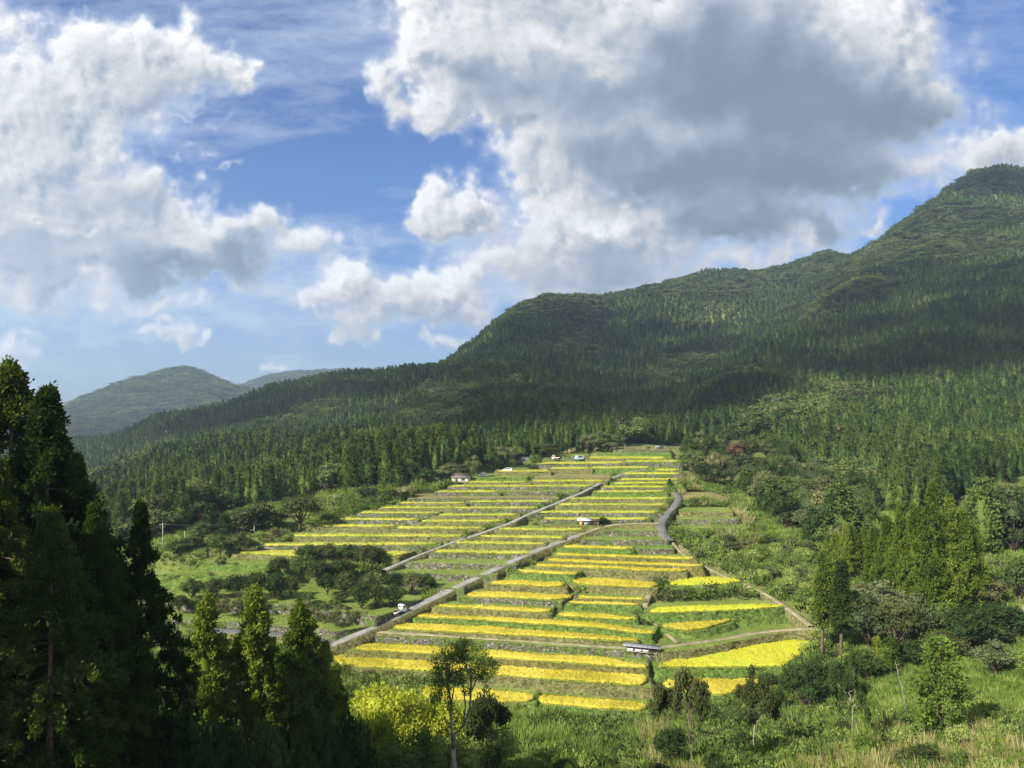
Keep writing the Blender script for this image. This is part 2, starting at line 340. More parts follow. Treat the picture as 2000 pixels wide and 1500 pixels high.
# D: left of the upper path
T('D', '488,1073 640,1075 808,1076', '461,1081 571,1085 773,1087', wall='dry')
T('D', '528,1059 690,1057 859,1057', '512,1065 853,1063', wall='stone')
T('D', '576,1041 905,1041', '570,1047 903,1048', wall='dry')
T('D', '624,1023 778,1023.5', '620,1028 766,1029', wall='dry')
T('D', '785,1026 943,1026.5', '772,1032 941,1032', wall='dry')
T('D', '667,1010 826,1011', '664,1014.5 812,1015.5', wall='stone')
T('D', '832,1013.5 983,1014', '818,1018.5 981,1018.5', wall='dry')
T('D', '709,998 862,998.5', '705,1001.5 848,1002', wall='stone')
T('D', '866,1001 1011,1001.5', '852,1006 1010,1006', wall='dry')
T('D', '749,988 885,988.5', '747,991.5 880,992', wall='dry')
T('D', '890,989 1047,989', '886,992.5 1045,992.5', wall='stone')
T('D', '784,979 912,979.5', '782,982.5 905,983', wall='dry')
T('D', '920,976 1074,976', '915,979.5 1073,979.5', wall='stone')
T('D', '805,969 1088,967', '803,973 1086,971', crop='fallow', wall='stone')
T('D', '858,957 975,957', '855,961 973,961', wall='stone')
T('D', '980,955 1128,955', '978,959 1126,959', crop='grass', wall='stone')
T('D', '885,947 1157,946', '882,950 1156,949.5', wall='stone')
T('D', '918,938.5 1031,938.5', '914,941.5 1030,942', wall='dry')
T('D', '1048,936.5 1181,936.5', '1040,940 1180,940', wall='dry')
T('D', '1053,928 1190,928', '1050,932 1186,932', crop='fallow', wall='dry')
T('D', '940,927 1030,927', '925,932 1022,932', crop='grass', wall='bank')
T('D', '976,917.5 1072,917.5', '973,920.5 1070,920.5', wall='dry')
# E: right of the upper path
T('E', '1068,1009 1268,1008.5', '1062,1014 1266,1014', wall='stone')
T('E', '1056,996.5 1287,996.5', '1052,1000.5 1285,1001', wall='stone')
T('E', '1096,982 1303,982', '1092,986 1300,986', wall='dry')
T('E', '1114,970 1306,970', '1110,974 1305,974', wall='dry')
T('E', '1170,957 1298,956.5', '1166,960.5 1296,960.5', wall='bank')
T('E', '1184,947.5 1300,947.5', '1180,951 1300,951', crop='pale', wall='stone')
T('E', '1205,940.5 1326,940.5', '1200,944 1326,944', crop='pale', wall='bank')
T('E', '1215,933.5 1326,933.5', '1212,937 1326,937', crop='pale', wall='stone')
T('E', '1222,922 1327,922', '1218,925.5 1327,925.5', crop='pale', wall='stone')
T('E', '1283,915 1327,915', '1282,918 1327,918', crop='pale', wall='stone')
# K: the ledge that carries the dirt track
T('K', '735,1231 900,1239 1050,1247 1204,1258 1300,1262', '722,1239 900,1248 1050,1258 1204,1267 1300,1273', crop='grass', wall='stone')
T('K', '1300,1259 1407,1243 1473,1230 1590,1222', '1300,1272 1345,1268 1407,1256 1473,1243 1531,1234 1590,1236', crop='grass', wall='dry')
# H: the top of the hill
T('H', '1080,912 1154,911.5', '1076,915 1152,915', wall='dry')
T('H', '1158,910.5 1268,910.5', '1155,914 1268,914', wall='bank')
T('H', '1050,901.5 1218,900.5', '1047,905 1216,904.5', wall='stone')
T('H', '1226,898 1325,898', '1222,901.5 1327,901.5', wall='stone')
T('H', '1153,891 1298,891', '1150,895 1298,895', wall='dry')
T('H', '1108,885.5 1146,885.5', '1104,890 1144,890', crop='grass', wall='stone')
T('H', '1190,879 1303,878.5', '1187,885 1303,885', crop='grass', wall='bank')
T('H', '1200,873.5 1302,873', '1204,877 1303,877', crop='fallow', wall='stone')
# G: right-hand corner fields
T('G', '1306,1135 1350,1127 1396,1125 1451,1133', '1308,1143 1380,1143 1440,1138', crop='lime', wall='bank')
T('G', '1270,1188 1292,1183 1462,1178 1531,1181', '1270,1198 1347,1195 1490,1189 1529,1184', crop='lime', wall='bank')
T('G', '1291,1217 1350,1213 1426,1210', '1300,1226 1340,1232 1380,1228 1424,1214', wall='bank')
T('G', '1290,1300 1341,1273 1435,1254 1490,1239 1531,1235 1586,1240', '1292,1304 1407,1303 1523,1302 1579,1271', crop='lime', wall='bank')
T('G', '1297,1325 1400,1323 1515,1323', '1300,1347 1363,1358 1416,1356 1515,1338', wall='bank')
# O: grassy orchard terraces on the left, and rough steps on the right
T('O', '290,1185 540,1190 745,1191', '290,1207 445,1213 608,1226 653,1232 731,1218', crop='grass', wall='stone')
T('O', '290,1146 560,1150 830,1150', '290,1171 560,1180 735,1203 790,1186 838,1157', crop='grass', wall='stone')
T('O', '400,1094 520,1094', '396,1100 520,1103', crop='grass', wall='bank')
T('O', '290,1113 480,1116', '290,1121 480,1124', crop='grass', wall='bank')
T('S', '1335,1008 1440,1008', '1330,1013 1435,1013', crop='grass', wall='stone')
T('S', '1338,995 1430,995', '1336,999 1425,999', crop='grass', wall='dry')
T('S', '1330,1024 1450,1024', '1322,1030 1455,1030', crop='grass', wall='bank')
T('S', '1345,965 1400,965', '1340,970 1412,971', crop='fallow', wall='low')

def sort_lr(pl): return pl
def resample(pl, n, key=None):
    a = np.array(pl, float); d = np.r_[0, np.cumsum(np.linalg.norm(np.diff(a, axis=0), axis=1))]
    t = np.linspace(0, d[-1], n)
    return np.stack([np.interp(t, d, a[:, i]) for i in range(a.shape[1])], 1)
for t in TERR:
    fm = np.mean([p[1] for p in t['front']])
    D = d_of(fm); t['z'] = z = -(fm - HY) * D / F + t['dz']; t['D'] = D
    ps = 1.5 if t['crop'] in ('rice', 'pale', 'lime', 'young') else 0.0
    lift = .45 if ps else 0.0
    t['bw'] = np.array([on_plane(x, y, z + lift)[:2] for x, y in t['back']])
    t['fw'] = np.array([on_plane(x, y + 1.2, z)[:2] for x, y in t['front']])
    # the ledge: wider than the crop on every side, and running back under the next one
    v = max(.8, D * .0045)
    fr = t['fw'].copy(); fr[:, 1] -= v * .75; fr[0, 0] -= v; fr[-1, 0] += v
    bk = t['bw'].copy(); bk[:, 1] += 1.5 + .02 * D; bk[0, 0] -= v; bk[-1, 0] += v
    t['poly'] = np.concatenate([fr, bk[::-1]]); t['fr'] = fr; t['bk'] = bk
def inside(poly, X, Y):
    r = np.zeros(X.shape, bool); n = len(poly)
    for i in range(n):
        (x0, y0), (x1, y1) = poly[i], poly[(i + 1) % n]
        if y0 == y1: continue
        c = ((y0 > Y) != (y1 > Y)) & (X < (x1 - x0) * (Y - y0) / (y1 - y0) + x0)
        r ^= c
    return r
def surf(X, Y):
    """height of whatever one stands on: ledge or natural ground"""
    X = np.atleast_1d(np.asarray(X, float)); Y = np.atleast_1d(np.asarray(Y, float))
    z = gz(X, Y); s = np.full(X.shape, -1e9)
    for t in TERR:
        m = inside(t['poly'], X, Y); s[m] = np.maximum(s[m], t['z'])
    return np.where(s > -1e8, s, z)
def surf1(X, Y): return float(surf(X, Y)[0])
def spot(x, y, dmin=60.0):
    """the first standing place, ledge or natural ground, that the line of sight through x, y meets"""
    best = hit(x, y, dmin)
    for t in TERR:
        if -t['z'] * F / (y - HY) > best[1] if y > HY + 1 else True: continue
        q = on_plane(x, y, t['z'])
        if q[1] < best[1] and inside(t['poly'], np.array([q[0]]), np.array([q[1]]))[0]: best = q
    return best


# ------------------------------------------------------------------ materials
def new_mat(name):
    m = bpy.data.materials.new(name); m.use_nodes = True; nt = m.node_tree; nt.nodes.clear()
    return m, nt.nodes, nt.links
def ramp(N, L, src, stops):
    r = N.new('ShaderNodeValToRGB'); e = r.color_ramp.elements
    while len(e) < len(stops): e.new(.5)
    for i, (p, c) in enumerate(stops): e[i].position = p; e[i].color = (*c, 1)
    L.new(src, r.inputs[0]); return r.outputs[0]
def noise(N, L, scale, detail=3, rough=.55, vec=None, sc3=None):
    n = N.new('ShaderNodeTexNoise'); n.inputs['Scale'].default_value = scale; n.inputs['Detail'].default_value = detail; n.inputs['Roughness'].default_value = rough
    if vec is None: vec = N.new('ShaderNodeNewGeometry').outputs['Position']
    if sc3:
        mp = N.new('ShaderNodeMapping'); mp.inputs['Scale'].default_value = sc3; L.new(vec, mp.inputs[0]); vec = mp.outputs[0]
    L.new(vec, n.inputs['Vector']); return n.outputs[0]
def mixc(N, L, f, a, b, blend='MIX'):
    m = N.new('ShaderNodeMix'); m.data_type = 'RGBA'; m.blend_type = blend
    for i, v in ((0, f), (6, a), (7, b)):
        if isinstance(v, (int, float)): m.inputs[i].default_value = v
        elif isinstance(v, tuple): m.inputs[i].default_value = (*v, 1)
        else: L.new(v, m.inputs[i])
    return m.outputs[2]
def finish(N, L, col, rough=.9, bump=None, dist=.1, spec=.2):
    b = N.new('ShaderNodeBsdfPrincipled'); b.inputs['Roughness'].default_value = rough; b.inputs['Specular IOR Level'].default_value = spec
    if isinstance(col, tuple): b.inputs['Base Color'].default_value = (*col, 1)
    else: L.new(col, b.inputs['Base Color'])
    if bump is not None:
        bp = N.new('ShaderNodeBump'); bp.inputs['Distance'].default_value = dist; bp.inputs['Strength'].default_value = 1; L.new(bump, bp.inputs['Height']); L.new(bp.outputs[0], b.inputs['Normal'])
    o = N.new('ShaderNodeOutputMaterial'); L.new(b.outputs[0], o.inputs[0])
def plain(name, c, rough=.8, spec=.3, var=.25, scale=2.0):
    m, N, L = new_mat(name)
    n = noise(N, L, scale, 4)
    col = ramp(N, L, n, [(.3, tuple(v * (1 - var) for v in c)), (.7, tuple(min(1, v * (1 + var)) for v in c))])
    finish(N, L, col, rough, spec=spec); return m
def foliage(name, c0, c1, c2, trans=.3, nscale=.35, vary=.56):
    """leaf colour varies from tree to tree, from clump to clump and a little from leaf to leaf"""
    m, N, L = new_mat(name)
    oi = N.new('ShaderNodeObjectInfo')
    n = noise(N, L, nscale, 3); n2 = noise(N, L, .013, 3)
    a = N.new('ShaderNodeMath'); a.operation = 'MULTIPLY_ADD'; L.new(oi.outputs['Random'], a.inputs[0]); a.inputs[1].default_value = vary; a.inputs[2].default_value = -vary / 2
    b = N.new('ShaderNodeMath'); b.operation = 'ADD'; L.new(n, b.inputs[0]); L.new(a.outputs[0], b.inputs[1])
    c = N.new('ShaderNodeMath'); c.operation = 'MULTIPLY_ADD'; L.new(n2, c.inputs[0]); c.inputs[1].default_value = .9; c.inputs[2].default_value = -.45
    d = N.new('ShaderNodeMath'); d.operation = 'ADD'; L.new(b.outputs[0], d.inputs[0]); L.new(c.outputs[0], d.inputs[1])
    col = ramp(N, L, d.outputs[0], [(.25, c0), (.5, c1), (.78, c2)])
    df = N.new('ShaderNodeBsdfDiffuse'); tr = N.new('ShaderNodeBsdfTranslucent'); L.new(col, df.inputs[0])
    tcol = mixc(N, L, 1.0, col, (1.25, 1.2, .55), 'MULTIPLY'); L.new(tcol, tr.inputs[0])
    mx = N.new('ShaderNodeMixShader'); mx.inputs[0].default_value = trans; L.new(df.outputs[0], mx.inputs[1]); L.new(tr.outputs[0], mx.inputs[2])
    o = N.new('ShaderNodeOutputMaterial'); L.new(mx.outputs[0], o.inputs[0]); return m
def rice_mat(name, lo, mid, hi):
    m, N, L = new_mat(name)
    n1 = noise(N, L, .12, 3); n2 = noise(N, L, 2.2, 4, .7, sc3=(1, .35, 1)); n3 = noise(N, L, .03, 2)
    s = mixc(N, L, .6, n1, n2); s = mixc(N, L, .25, s, n3)
    col = ramp(N, L, s, [(.36, lo), (.49, mid), (.60, hi)])
    df = N.new('ShaderNodeBsdfDiffuse'); L.new(col, df.inputs[0])
    tr = N.new('ShaderNodeBsdfTranslucent'); L.new(col, tr.inputs[0])
    mx = N.new('ShaderNodeMixShader'); mx.inputs[0].default_value = .12; L.new(df.outputs[0], mx.inputs[1]); L.new(tr.outputs[0], mx.inputs[2])
    n4 = noise(N, L, 3.5, 4, .7)
    bp = N.new('ShaderNodeBump'); bp.inputs['Distance'].default_value = .25; bp.inputs['Strength'].default_value = .6; L.new(n4, bp.inputs['Height']); L.new(bp.outputs[0], df.inputs['Normal'])
    o = N.new('ShaderNodeOutputMaterial'); L.new(mx.outputs[0], o.inputs[0]); return m
def grass_mat(name, a, b, c, d=None, s1=.09, s2=1.3):
    m, N, L = new_mat(name)
    n1 = noise(N, L, s1, 4, .6); n2 = noise(N, L, s2, 4, .65)
    s = mixc(N, L, .4, n1, n2)
    col = ramp(N, L, s, [(.34, a), (.5, b), (.64, c)])
    if d:
        n3 = noise(N, L, .05, 5, .65); k = N.new('ShaderNodeValToRGB'); k.color_ramp.elements[0].position = .56; k.color_ramp.elements[1].position = .66; L.new(n3, k.inputs[0])
        col = mixc(N, L, k.outputs[0], col, d)
    finish(N, L, col, .95, bump=noise(N, L, 3, 5, .7), dist=.35, spec=.05); return m
def wall_mat(name, stone, grass, share):
    m, N, L = new_mat(name)
    pos = N.new('ShaderNodeNewGeometry').outputs['Position']
    v = N.new('ShaderNodeTexVoronoi'); v.inputs['Scale'].default_value = 2.1; L.new(pos, v.inputs['Vector'])
    v2 = N.new('ShaderNodeTexVoronoi'); v2.feature = 'DISTANCE_TO_EDGE'; v2.inputs['Scale'].default_value = 2.1; L.new(pos, v2.inputs['Vector'])
    sp = N.new('ShaderNodeSeparateColor'); L.new(v.outputs['Color'], sp.inputs[0])
    st = ramp(N, L, sp.outputs[0], [(.1, tuple(x * .5 for x in stone)), (.55, stone), (.95, tuple(min(1, x * 1.7) for x in stone))])
    gap = ramp(N, L, v2.outputs[0], [(.0, (.12, .12, .12)), (.12, (1, 1, 1))])
    st = mixc(N, L, 1.0, st, gap, 'MULTIPLY')
    g = ramp(N, L, noise(N, L, 1.7, 5, .7), [(.35, tuple(x * .45 for x in grass)), (.5, grass), (.68, tuple(min(1, x * 1.7) for x in grass))])
    k = ramp(N, L, noise(N, L, .45, 5, .7), [(max(0, .75 - share * .5 - .06), (0, 0, 0)), (min(1, .75 - share * .5 + .04), (1, 1, 1))])
    col = mixc(N, L, k, st, g)
    finish(N, L, col, .95, bump=noise(N, L, 2.6, 5, .75), dist=.5, spec=.05); return m
M = {}
M['ground'] = grass_mat('hill_grass', (.07, .095, .025), (.125, .155, .04), (.20, .225, .07), (.28, .24, .12))
M['ledge'] = grass_mat('ledge_grass', (.095, .135, .03), (.15, .20, .04), (.23, .27, .07), None, .12)
M['fallow'] = grass_mat('fallow_soil', (.16, .13, .06), (.22, .19, .08), (.26, .25, .09))
M['rice'] = rice_mat('ripe_rice', (.22, .21, .03), (.42, .345, .038), (.56, .47, .075))
M['rice_high'] = rice_mat('upper_rice', (.20, .24, .035), (.36, .36, .05), (.46, .45, .085))
M['lime'] = rice_mat('turning_rice', (.34, .36, .03), (.48, .45, .04), (.36, .44, .04))
M['pale'] = rice_mat('green_gold_rice', (.25, .28, .03), (.38, .38, .04), (.45, .45, .06))
M['stalk'] = rice_mat('rice_stalk', (.10, .13, .02), (.18, .19, .03), (.28, .27, .05))
M['young'] = rice_mat('green_crop', (.07, .13, .02), (.10, .18, .03), (.15, .22, .04))
M['w_stone'] = wall_mat('dry_stone', (.20, .18, .145), (.10, .14, .035), .45)
M['w_dry'] = wall_mat('weedy_stone', (.2, .17, .12), (.16, .155, .06), .75)
M['w_bank'] = wall_mat('grass_bank', (.17, .15, .08), (.105, .165, .035), .95)
M['w_low'] = wall_mat('mud_bund', (.18, .15, .08), (.14, .13, .04), .8)
M['concrete'] = grass_mat('worn_concrete', (.17, .17, .15), (.25, .245, .22), (.33, .32, .29), None, .5, 2.5)
M['asphalt'] = grass_mat('old_asphalt', (.10, .10, .10), (.135, .135, .13), (.18, .175, .165), None, .3, 2)
M['earth'] = grass_mat('pale_earth', (.13, .15, .06), (.26, .23, .13), (.36, .31, .20), None, .5, 2.5)
M['soil'] = grass_mat('brown_scrub_soil', (.10, .07, .04), (.2, .15, .09), (.3, .24, .15), None, .25, 2)
M['sugi'] = foliage('cedar_leaf', (.03, .055, .014), (.06, .095, .018), (.11, .15, .025))
M['sugi_far'] = foliage('cedar_wood_leaf', (.026, .054, .016), (.048, .086, .022), (.095, .14, .032), nscale=.2, vary=.36, trans=.15)
M['sugi_far2'] = foliage('olive_cedar_leaf', (.035, .062, .016), (.065, .10, .02), (.11, .145, .03), nscale=.2, vary=.36, trans=.15)
M['sugi_lit'] = foliage('sunlit_cedar_leaf', (.055, .09, .014), (.10, .145, .02), (.16, .205, .03))  # lighter, yellower copy of the cedar green, with sunlight put into its colour
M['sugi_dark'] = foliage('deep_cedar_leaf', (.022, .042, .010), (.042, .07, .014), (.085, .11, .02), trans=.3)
M['broad'] = foliage('broadleaf', (.04, .07, .02), (.075, .115, .032), (.13, .17, .05))
M['grey_leaf'] = foliage('grey_green_leaf', (.055, .075, .03), (.095, .12, .05), (.16, .18, .08))
M['dark_leaf'] = foliage('evergreen_oak_leaf', (.03, .055, .018), (.052, .085, .024), (.09, .125, .036))
M['olive'] = foliage('olive_thicket_leaf', (.045, .06, .02), (.075, .09, .03), (.13, .14, .055))
M['bright'] = foliage('fresh_leaf', (.09, .145, .028), (.155, .23, .04), (.25, .32, .075), trans=.4)
M['yellowish'] = foliage('yellow_green_leaf', (.16, .20, .022), (.26, .31, .03), (.38, .41, .05), trans=.4)
M['tan'] = foliage('dry_tan_leaf', (.105, .11, .045), (.165, .165, .07), (.24, .235, .11))
M['reddish'] = foliage('reddish_leaf', (.09, .05, .03), (.13, .075, .045), (.17, .11, .06))
M['brush'] = foliage('brush_leaf', (.09, .14, .03), (.16, .225, .05), (.26, .31, .09), trans=.35)
M['straw'] = foliage('straw_grass', (.18, .17, .06), (.27, .25, .10), (.38, .34, .17), trans=.3)
M['bark'] = plain('bark', (.10, .075, .055), .95, .1, .4, 3)
M['pale_bark'] = plain('pale_bark', (.21, .185, .15), .95, .1, .3, 3)
M['white'] = plain('white_paint', (.66, .66, .64), .4, .5, .06)
M['tin'] = plain('grey_tin', (.2, .2, .21), .5, .5, .15)
M['palemetal'] = plain('pale_tin', (.62, .60, .66), .5, .5, .1)
M['tile'] = plain('brown_roof_tile', (.12, .10, .09), .7, .3, .3, 5)
M['timber'] = plain('dark_timber', (.07, .055, .045), .9, .1, .3, 4)
M['cream'] = plain('cream_sheet', (.5, .47, .38), .7, .2, .12)
M['orange'] = plain('orange_board', (.65, .33, .08), .7, .2, .2)
M['silver'] = plain('silver_paint', (.55, .57, .60), .35, .5, .06)
M['blue'] = plain('pale_blue_paint', (.45, .58, .66), .35, .5, .06)
M['pinkish'] = plain('faded_pink_paint', (.7, .5, .42), .5, .5, .1)
M['glass'] = plain('dark_glass', (.03, .045, .05), .08, .8, .1)
M['rubber'] = plain('rubber', (.02, .02, .02), .9, .1, .1)
M['pole'] = plain('pole_concrete', (.26, .25, .23), .8, .2, .1)
def shade_cloud_mat():
    m, N, L = new_mat('shade_cloud_white')
    a = N.new('ShaderNodeBsdfTranslucent'); a.inputs[0].default_value = (.9, .9, .92, 1); d = N.new('ShaderNodeBsdfDiffuse'); d.inputs[0].default_value = (.9, .9, .92, 1); t = N.new('ShaderNodeBsdfTransparent')
    x = N.new('ShaderNodeMixShader'); L.new(d.outputs[0], x.inputs[1]); L.new(a.outputs[0], x.inputs[2]); y = N.new('ShaderNodeMixShader'); y.inputs[0].default_value = .90; L.new(x.outputs[0], y.inputs[1]); L.new(t.outputs[0], y.inputs[2])
    o = N.new('ShaderNodeOutputMaterial'); L.new(y.outputs[0], o.inputs[0]); return m
M['cloud'] = shade_cloud_mat()
M['yellow'] = plain('yellow_paint', (.75, .6, .05), .6, .3, .1)
M['red'] = plain('red_lamp', (.5, .03, .02), .4, .4, .1)


# ------------------------------------------------------------------ mesh helpers
def mesh(name, V, Fc, mats, mi=None, smooth=False):
    """V: (n,3); Fc: list/array of faces, or a list of arrays with 3 and 4 columns"""
    me = bpy.data.meshes.new(name); V = np.asarray(V, np.float32)
    if isinstance(Fc, np.ndarray): Fc = [Fc]
    blocks = [np.asarray(f, np.int32) for f in Fc if len(f)]
    me.vertices.add(len(V)); me.vertices.foreach_set('co', V.ravel())
    nl = sum(b.size for b in blocks); nf = sum(len(b) for b in blocks)
    me.loops.add(nl); me.polygons.add(nf)
    me.loops.foreach_set('vertex_index', np.concatenate([b.ravel() for b in blocks]))
    tot = np.concatenate([np.full(len(b), b.shape[1], np.int32) for b in blocks])
    me.polygons.foreach_set('loop_start', np.r_[0, np.cumsum(tot)[:-1]].astype(np.int32))
    if mi is not None: me.polygons.foreach_set('material_index', np.asarray(mi, np.int32))
    me.update(calc_edges=True)
    if smooth: me.polygons.foreach_set('use_smooth', np.ones(nf, bool))
    for m in (mats if isinstance(mats, (list, tuple)) else [mats]): me.materials.append(m)
    return me
def link(name, me, parent=None, loc=None, rz=None, scl=None):
    o = bpy.data.objects.new(name, me); COL.objects.link(o)
    if parent is not None: o.parent = parent
    if loc is not None: o.location = [float(v) for v in loc]
    if rz is not None: o.rotation_euler = (0, 0, float(rz))
    if scl is not None: o.scale = scl if isinstance(scl, (tuple, list)) else (scl,) * 3
    return o
def tag(o, label=None, cat=None, group=None, kind=None):
    if label: o['label'] = label
    if cat: o['category'] = cat
    if group: o['group'] = group
    if kind: o['kind'] = kind
    return o
class MB:
    """collects shapes into one mesh"""
    def __init__(s): s.V = []; s.q = []; s.t = []; s.n = 0
    def add(s, V, q=None, t=None):
        V = np.asarray(V, float)
        if q is not None and len(q): s.q.append(np.asarray(q, int) + s.n)
        if t is not None and len(t): s.t.append(np.asarray(t, int) + s.n)
        s.V.append(V); s.n += len(V); return s
    def box(s, c, d, rz=0, taper=1.0, tilt=None):
        x, y, z = d[0] / 2, d[1] / 2, d[2] / 2; k = taper
        V = np.array([(-x, -y, -z), (x, -y, -z), (x, y, -z), (-x, y, -z), (-x * k, -y * k, z), (x * k, -y * k, z), (x * k, y * k, z), (-x * k, y * k, z)])
        if tilt: V[4:, 0] += tilt[0]; V[4:, 1] += tilt[1]
        a, b = math.cos(rz), math.sin(rz)
        V = np.stack([V[:, 0] * a - V[:, 1] * b, V[:, 0] * b + V[:, 1] * a, V[:, 2]], 1) + np.array(c)
        return s.add(V, [(0, 3, 2, 1), (4, 5, 6, 7), (0, 1, 5, 4), (1, 2, 6, 5), (2, 3, 7, 6), (3, 0, 4, 7)])
    def tube(s, pts, rad, n=6):
        pts = np.asarray(pts, float); rad = np.broadcast_to(rad, len(pts)); A = []
        up = np.array([0, 0, 1.]);
        for i, p in enumerate(pts):
            d = pts[min(i + 1, len(pts) - 1)] - pts[max(i - 1, 0)]; d = d / (np.linalg.norm(d) + 1e-9)
            u = np.cross(d, up if abs(d[2]) < .9 else np.array([1., 0, 0])); u /= np.linalg.norm(u); w = np.cross(d, u)
            th = np.arange(n) * 2 * np.pi / n
            A.append(p + rad[i] * (np.cos(th)[:, None] * u + np.sin(th)[:, None] * w))
        A = np.concatenate(A); q = []
        for i in range(len(pts) - 1):
            for j in range(n):
                k = (j + 1) % n; q.append((i * n + j, i * n + k, (i + 1) * n + k, (i + 1) * n + j))
        V = np.concatenate([A, pts[-1:], pts[:1]]); t = [((len(pts) - 1) * n + j, (len(pts) - 1) * n + (j + 1) % n, len(A)) for j in range(n)] + [((j + 1) % n, j, len(A) + 1) for j in range(n)]
        return s.add(V, q, t)
    def cyl(s, c, r, h, axis='z', n=12):
        d = {'x': (1, 0, 0), 'y': (0, 1, 0), 'z': (0, 0, 1)}[axis]; d = np.array(d, float) * h / 2; c = np.array(c, float)
        return s.tube([c - d, c + d], r, n)
    def mesh(s, name, m, smooth=False):
        V = np.concatenate(s.V); f = []
        if s.q: f.append(np.concatenate(s.q))
        if s.t: f.append(np.concatenate(s.t))
        return mesh(name, V, f, m, smooth=smooth)
    def build(s, name, m, parent=None, smooth=False):
        return link(name, s.mesh(name, m, smooth), parent)

# ------------------------------------------------------------------ ground sheet
def build_ground():
    X = (GX[None, :] - 1000) * GD[:, None] / F; Y = np.repeat(GD[:, None], len(GX), 1)
    Z = -(ROW - HY) * Y / F
    S = np.full(Z.shape, np.inf); has = np.zeros(Z.shape, bool)
    r = (GD > 105) & (GD < 430); sub = np.ix_(r, np.arange(len(GX)))
    Sx = np.full(X[sub].shape, -1e9)
    for t in TERR:
        p = t['poly']; m = (Y[sub] > p[:, 1].min() - 1) & (Y[sub] < p[:, 1].max() + 1) & (X[sub] > p[:, 0].min() - 1) & (X[sub] < p[:, 0].max() + 1)
        if m.any():
            idx = np.nonzero(m); ins = inside(p, X[sub][idx], Y[sub][idx]); k = (idx[0][ins], idx[1][ins]); Sx[k] = np.maximum(Sx[k], t['z'])
    Zs = Z[sub].copy(); hs = Sx > -1e8; base = np.where(hs, Sx - .2, Zs)
    mn = base.copy(); anyh = hs.copy()
    for a in (-1, 0, 1):
        for b in (-1, 0, 1):
            mn = np.minimum(mn, np.roll(np.roll(base, a, 0), b, 1)); anyh |= np.roll(np.roll(hs, a, 0), b, 1)
    Z[sub] = np.where(anyh, mn, base)
    H, W = Z.shape; i = np.arange(H * W).reshape(H, W)
    f = np.stack([i[:-1, :-1], i[:-1, 1:], i[1:, 1:], i[1:, :-1]], -1).reshape(-1, 4)
    o = link('ground', mesh('ground', np.stack([X, Y, Z], -1).reshape(-1, 3), f, M['ground'], smooth=True)); tag(o, kind='structure')
    # land behind the viewer and out to the horizon
    b = MB(); b.box((0, -400, -29), (3000, 830, 2)); V = np.array([(-30000, 5500, -160), (30000, 5500, -160), (30000, 16000, -160), (-30000, 16000, -160)])
    b2 = MB(); b2.add(V, [(0, 1, 2, 3)]); tag(b2.build('terrain', M['ground']), kind='structure')
    tag(b.build('ground', M['ground']), kind='structure')
build_ground()

def strip_grid(a, b, nc, nr):
    A = resample(a, nc); B = resample(b, nc); t = np.linspace(0, 1, nr)[:, None, None]
    return A[None] * (1 - t) + B[None] * t          # (nr, nc, 2) rows from a to b
def grid_faces(nr, nc):
    i = np.arange(nr * nc).reshape(nr, nc)
    return np.stack([i[:-1, :-1], i[:-1, 1:], i[1:, 1:], i[1:, :-1]], -1).reshape(-1, 4)
def snoise(n, lo, g):
    k = g.normal(0, 1, n // lo + 4); return np.interp(np.arange(n) / lo, np.arange(len(k)), k)

ORD = ['lowest', 'second lowest', 'third lowest', 'fourth from the bottom', 'fifth from the bottom', 'sixth from the bottom', 'seventh from the bottom', 'eighth from the bottom', 'ninth from the bottom', 'tenth from the bottom',
       'eleventh from the bottom', 'twelfth from the bottom', 'thirteenth from the bottom', 'fourteenth from the bottom', 'fifteenth from the bottom', 'sixteenth from the bottom', 'seventeenth from the bottom', 'eighteenth from the bottom', 'nineteenth from the bottom', 'twentieth from the bottom', 'twenty-first from the bottom', 'twenty-second from the bottom', 'twenty-third from the bottom', 'twenty-fourth from the bottom', 'twenty-fifth from the bottom']
REGION = dict(A='below the pale dirt track', B='between the dirt track and grey road', C='between grey road and upper path', D='on the orchard side of the upper path', E='between upper path and winding road', H='at the top of the hill',
              G='in the corner by the cedar pair', O='on the grassy orchard side', S='on rough steps across the winding road', K='carrying the dirt track')
COLOR = dict(rice='golden', lime='bright yellow-green edged', pale='pale green-gold', young='green')
